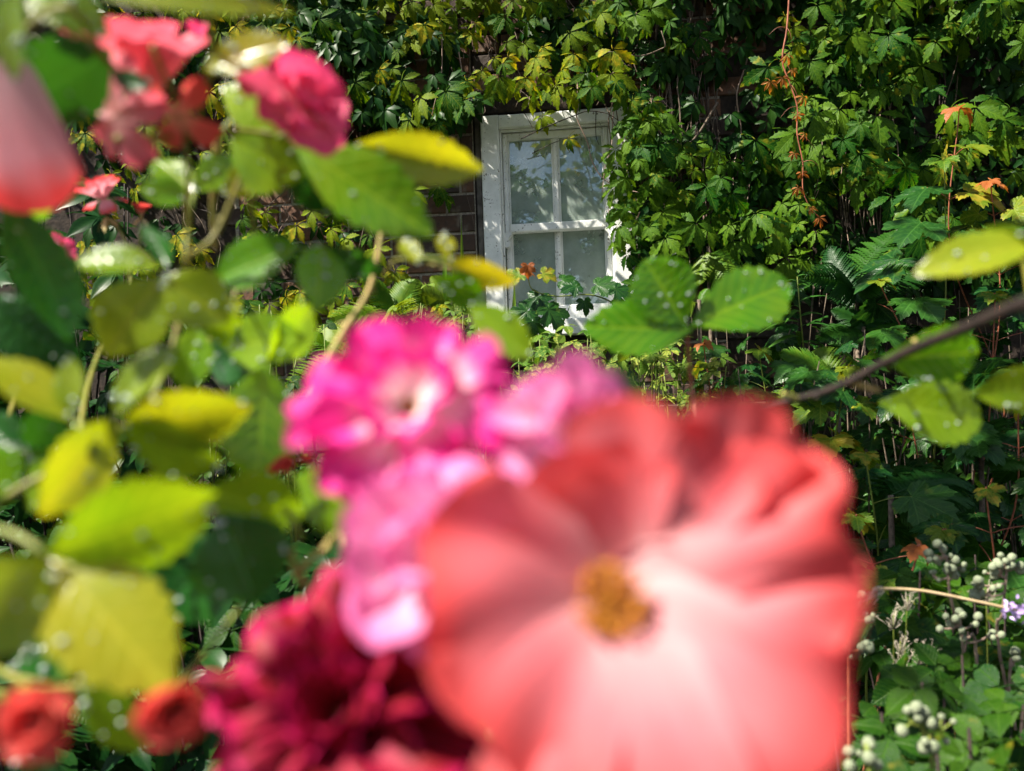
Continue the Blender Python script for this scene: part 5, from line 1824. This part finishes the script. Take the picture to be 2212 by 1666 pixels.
cane(bush, [(100, 1550, .162), (60, 1480, .21), (-60, 1420, .25)], .0012, .0016, 'olive_stem', thorns=False)
cane(bush, [(370, 1520, .166), (320, 1460, .21), (200, 1480, .23), (-60, 1500, .25)], .0012, .0016, 'olive_stem', thorns=False)

# ---- sprays of rose leaves on the right
spray = thing('rose_leaf_spray', 'upright rose shoot ending in three round droplet-covered leaflets', 'rose leaves')
D2 = MB()
compound(spray, (1482, 705, .455), (1490, 800, .46), [
    ((1480, 705, .455), (1398, 560, .45), 150, dict(mat=G_, roll=14, fold=.15, peak=.55, blunt=1, drops=(14, 18))),
    ((1490, 705, .455), (1715, 600, .46), 150, dict(mat=G_, roll=-14, fold=.15, peak=.56, blunt=.9, drops=(14, 18))),
    ((1495, 715, .455), (1262, 700, .45), 125, dict(mat=G_, roll=14, fold=.15, blunt=.8)),
], 'red_stem', dew=D2)
cane(spray, [(1490, 800, .46), (1496, 860, .46), (1520, 1100, .42), (1560, 1700, .36), Vector((.12, .36, .7)), Vector((.14, .4, -.02))], .0009, .0024, 'red_stem')
o = D2.build('dew', MAT['dew'], spray)
o['kind'] = 'stuff'

tw = thing('dark_rose_twig', 'dark bare twig crossing the undergrowth with droplet-covered leaves', 'twig')
D4 = MB()
TP = [(1575, 902, .44), (1680, 872, .42), (1770, 850, .40), (1835, 825, .385), (1900, 790, .37), (1985, 750, .34), (2080, 712, .30), (2230, 650, .25), (2420, 590, .22)]
cane(tw, TP, .0015, .0026, 'twig_dark', 'stem')
e = W(*TP[-1])
cane(tw, [e, Vector((e.x + .05, e.y + .02, 1.2)), Vector((e.x + .08, e.y + .03, -.02))], .0034, .005, 'twig_dark', 'stem')
for (x, y, x2, y2) in ((1835, 825, 1900, 845), (1720, 862, 1690, 850), (1985, 752, 1975, 735)):
    cane(tw, [(x, y, .385), ((x + x2) / 2, (y + y2) / 2, .382), (x2, y2, .38)], .0018, .0012, 'calyx', 'stub', False)
compound(tw, (1920, 800, .385), (1900, 790, .372), [
    ((1905, 775, .39), (2130, 765, .39), 140, dict(mat=G_, roll=12, fold=.15, peak=.56, blunt=1, drops=(14, 18))),
    ((1900, 870, .39), (2135, 905, .385), 140, dict(mat=G_, roll=-14, fold=.2, peak=.56, blunt=1, drops=(12, 16))),
    ((2100, 850, .36), (2300, 830, .35), 100, dict(mat=O, roll=10)),
], 'olive_stem', dew=D4)
compound(tw, (2210, 560, .30), (2230, 650, .26), [
    ((2260, 520, .29), (1975, 575, .30), 110, dict(mat=Y, roll=36, fold=.35)),
    ((2240, 540, .29), (2120, 500, .30), 70, dict(mat=O, roll=-20)),
], 'olive_stem', dew=D4)
o = D4.build('dew', MAT['dew'], tw)
o['kind'] = 'stuff'

# ------------------------------------------------------------------ stand every Empty at the base of its thing
bpy.context.view_layer.update()
for o in list(C.objects):
    if o.type == 'EMPTY' and o.parent is None and o.children:
        pts = []
        for ch in o.children:
            if ch.type == 'MESH' and len(ch.data.vertices):
                Mx = ch.matrix_local
                pts += [Mx @ Vector(b) for b in ch.bound_box]
            for g2 in ch.children:
                if g2.type == 'MESH' and ch.type == 'EMPTY':
                    pts += [g2.matrix_local @ Vector(b) for b in g2.bound_box]
        zmin = min(p.z for p in pts)
        low = [p for p in pts if p.z < zmin + 0.15]
        base = Vector((sum(p.x for p in low) / len(low), sum(p.y for p in low) / len(low), zmin))
        o.location = base
        T_ = Matrix.Translation(-base)
        for ch in o.children:
            ch.matrix_local = T_ @ ch.matrix_local
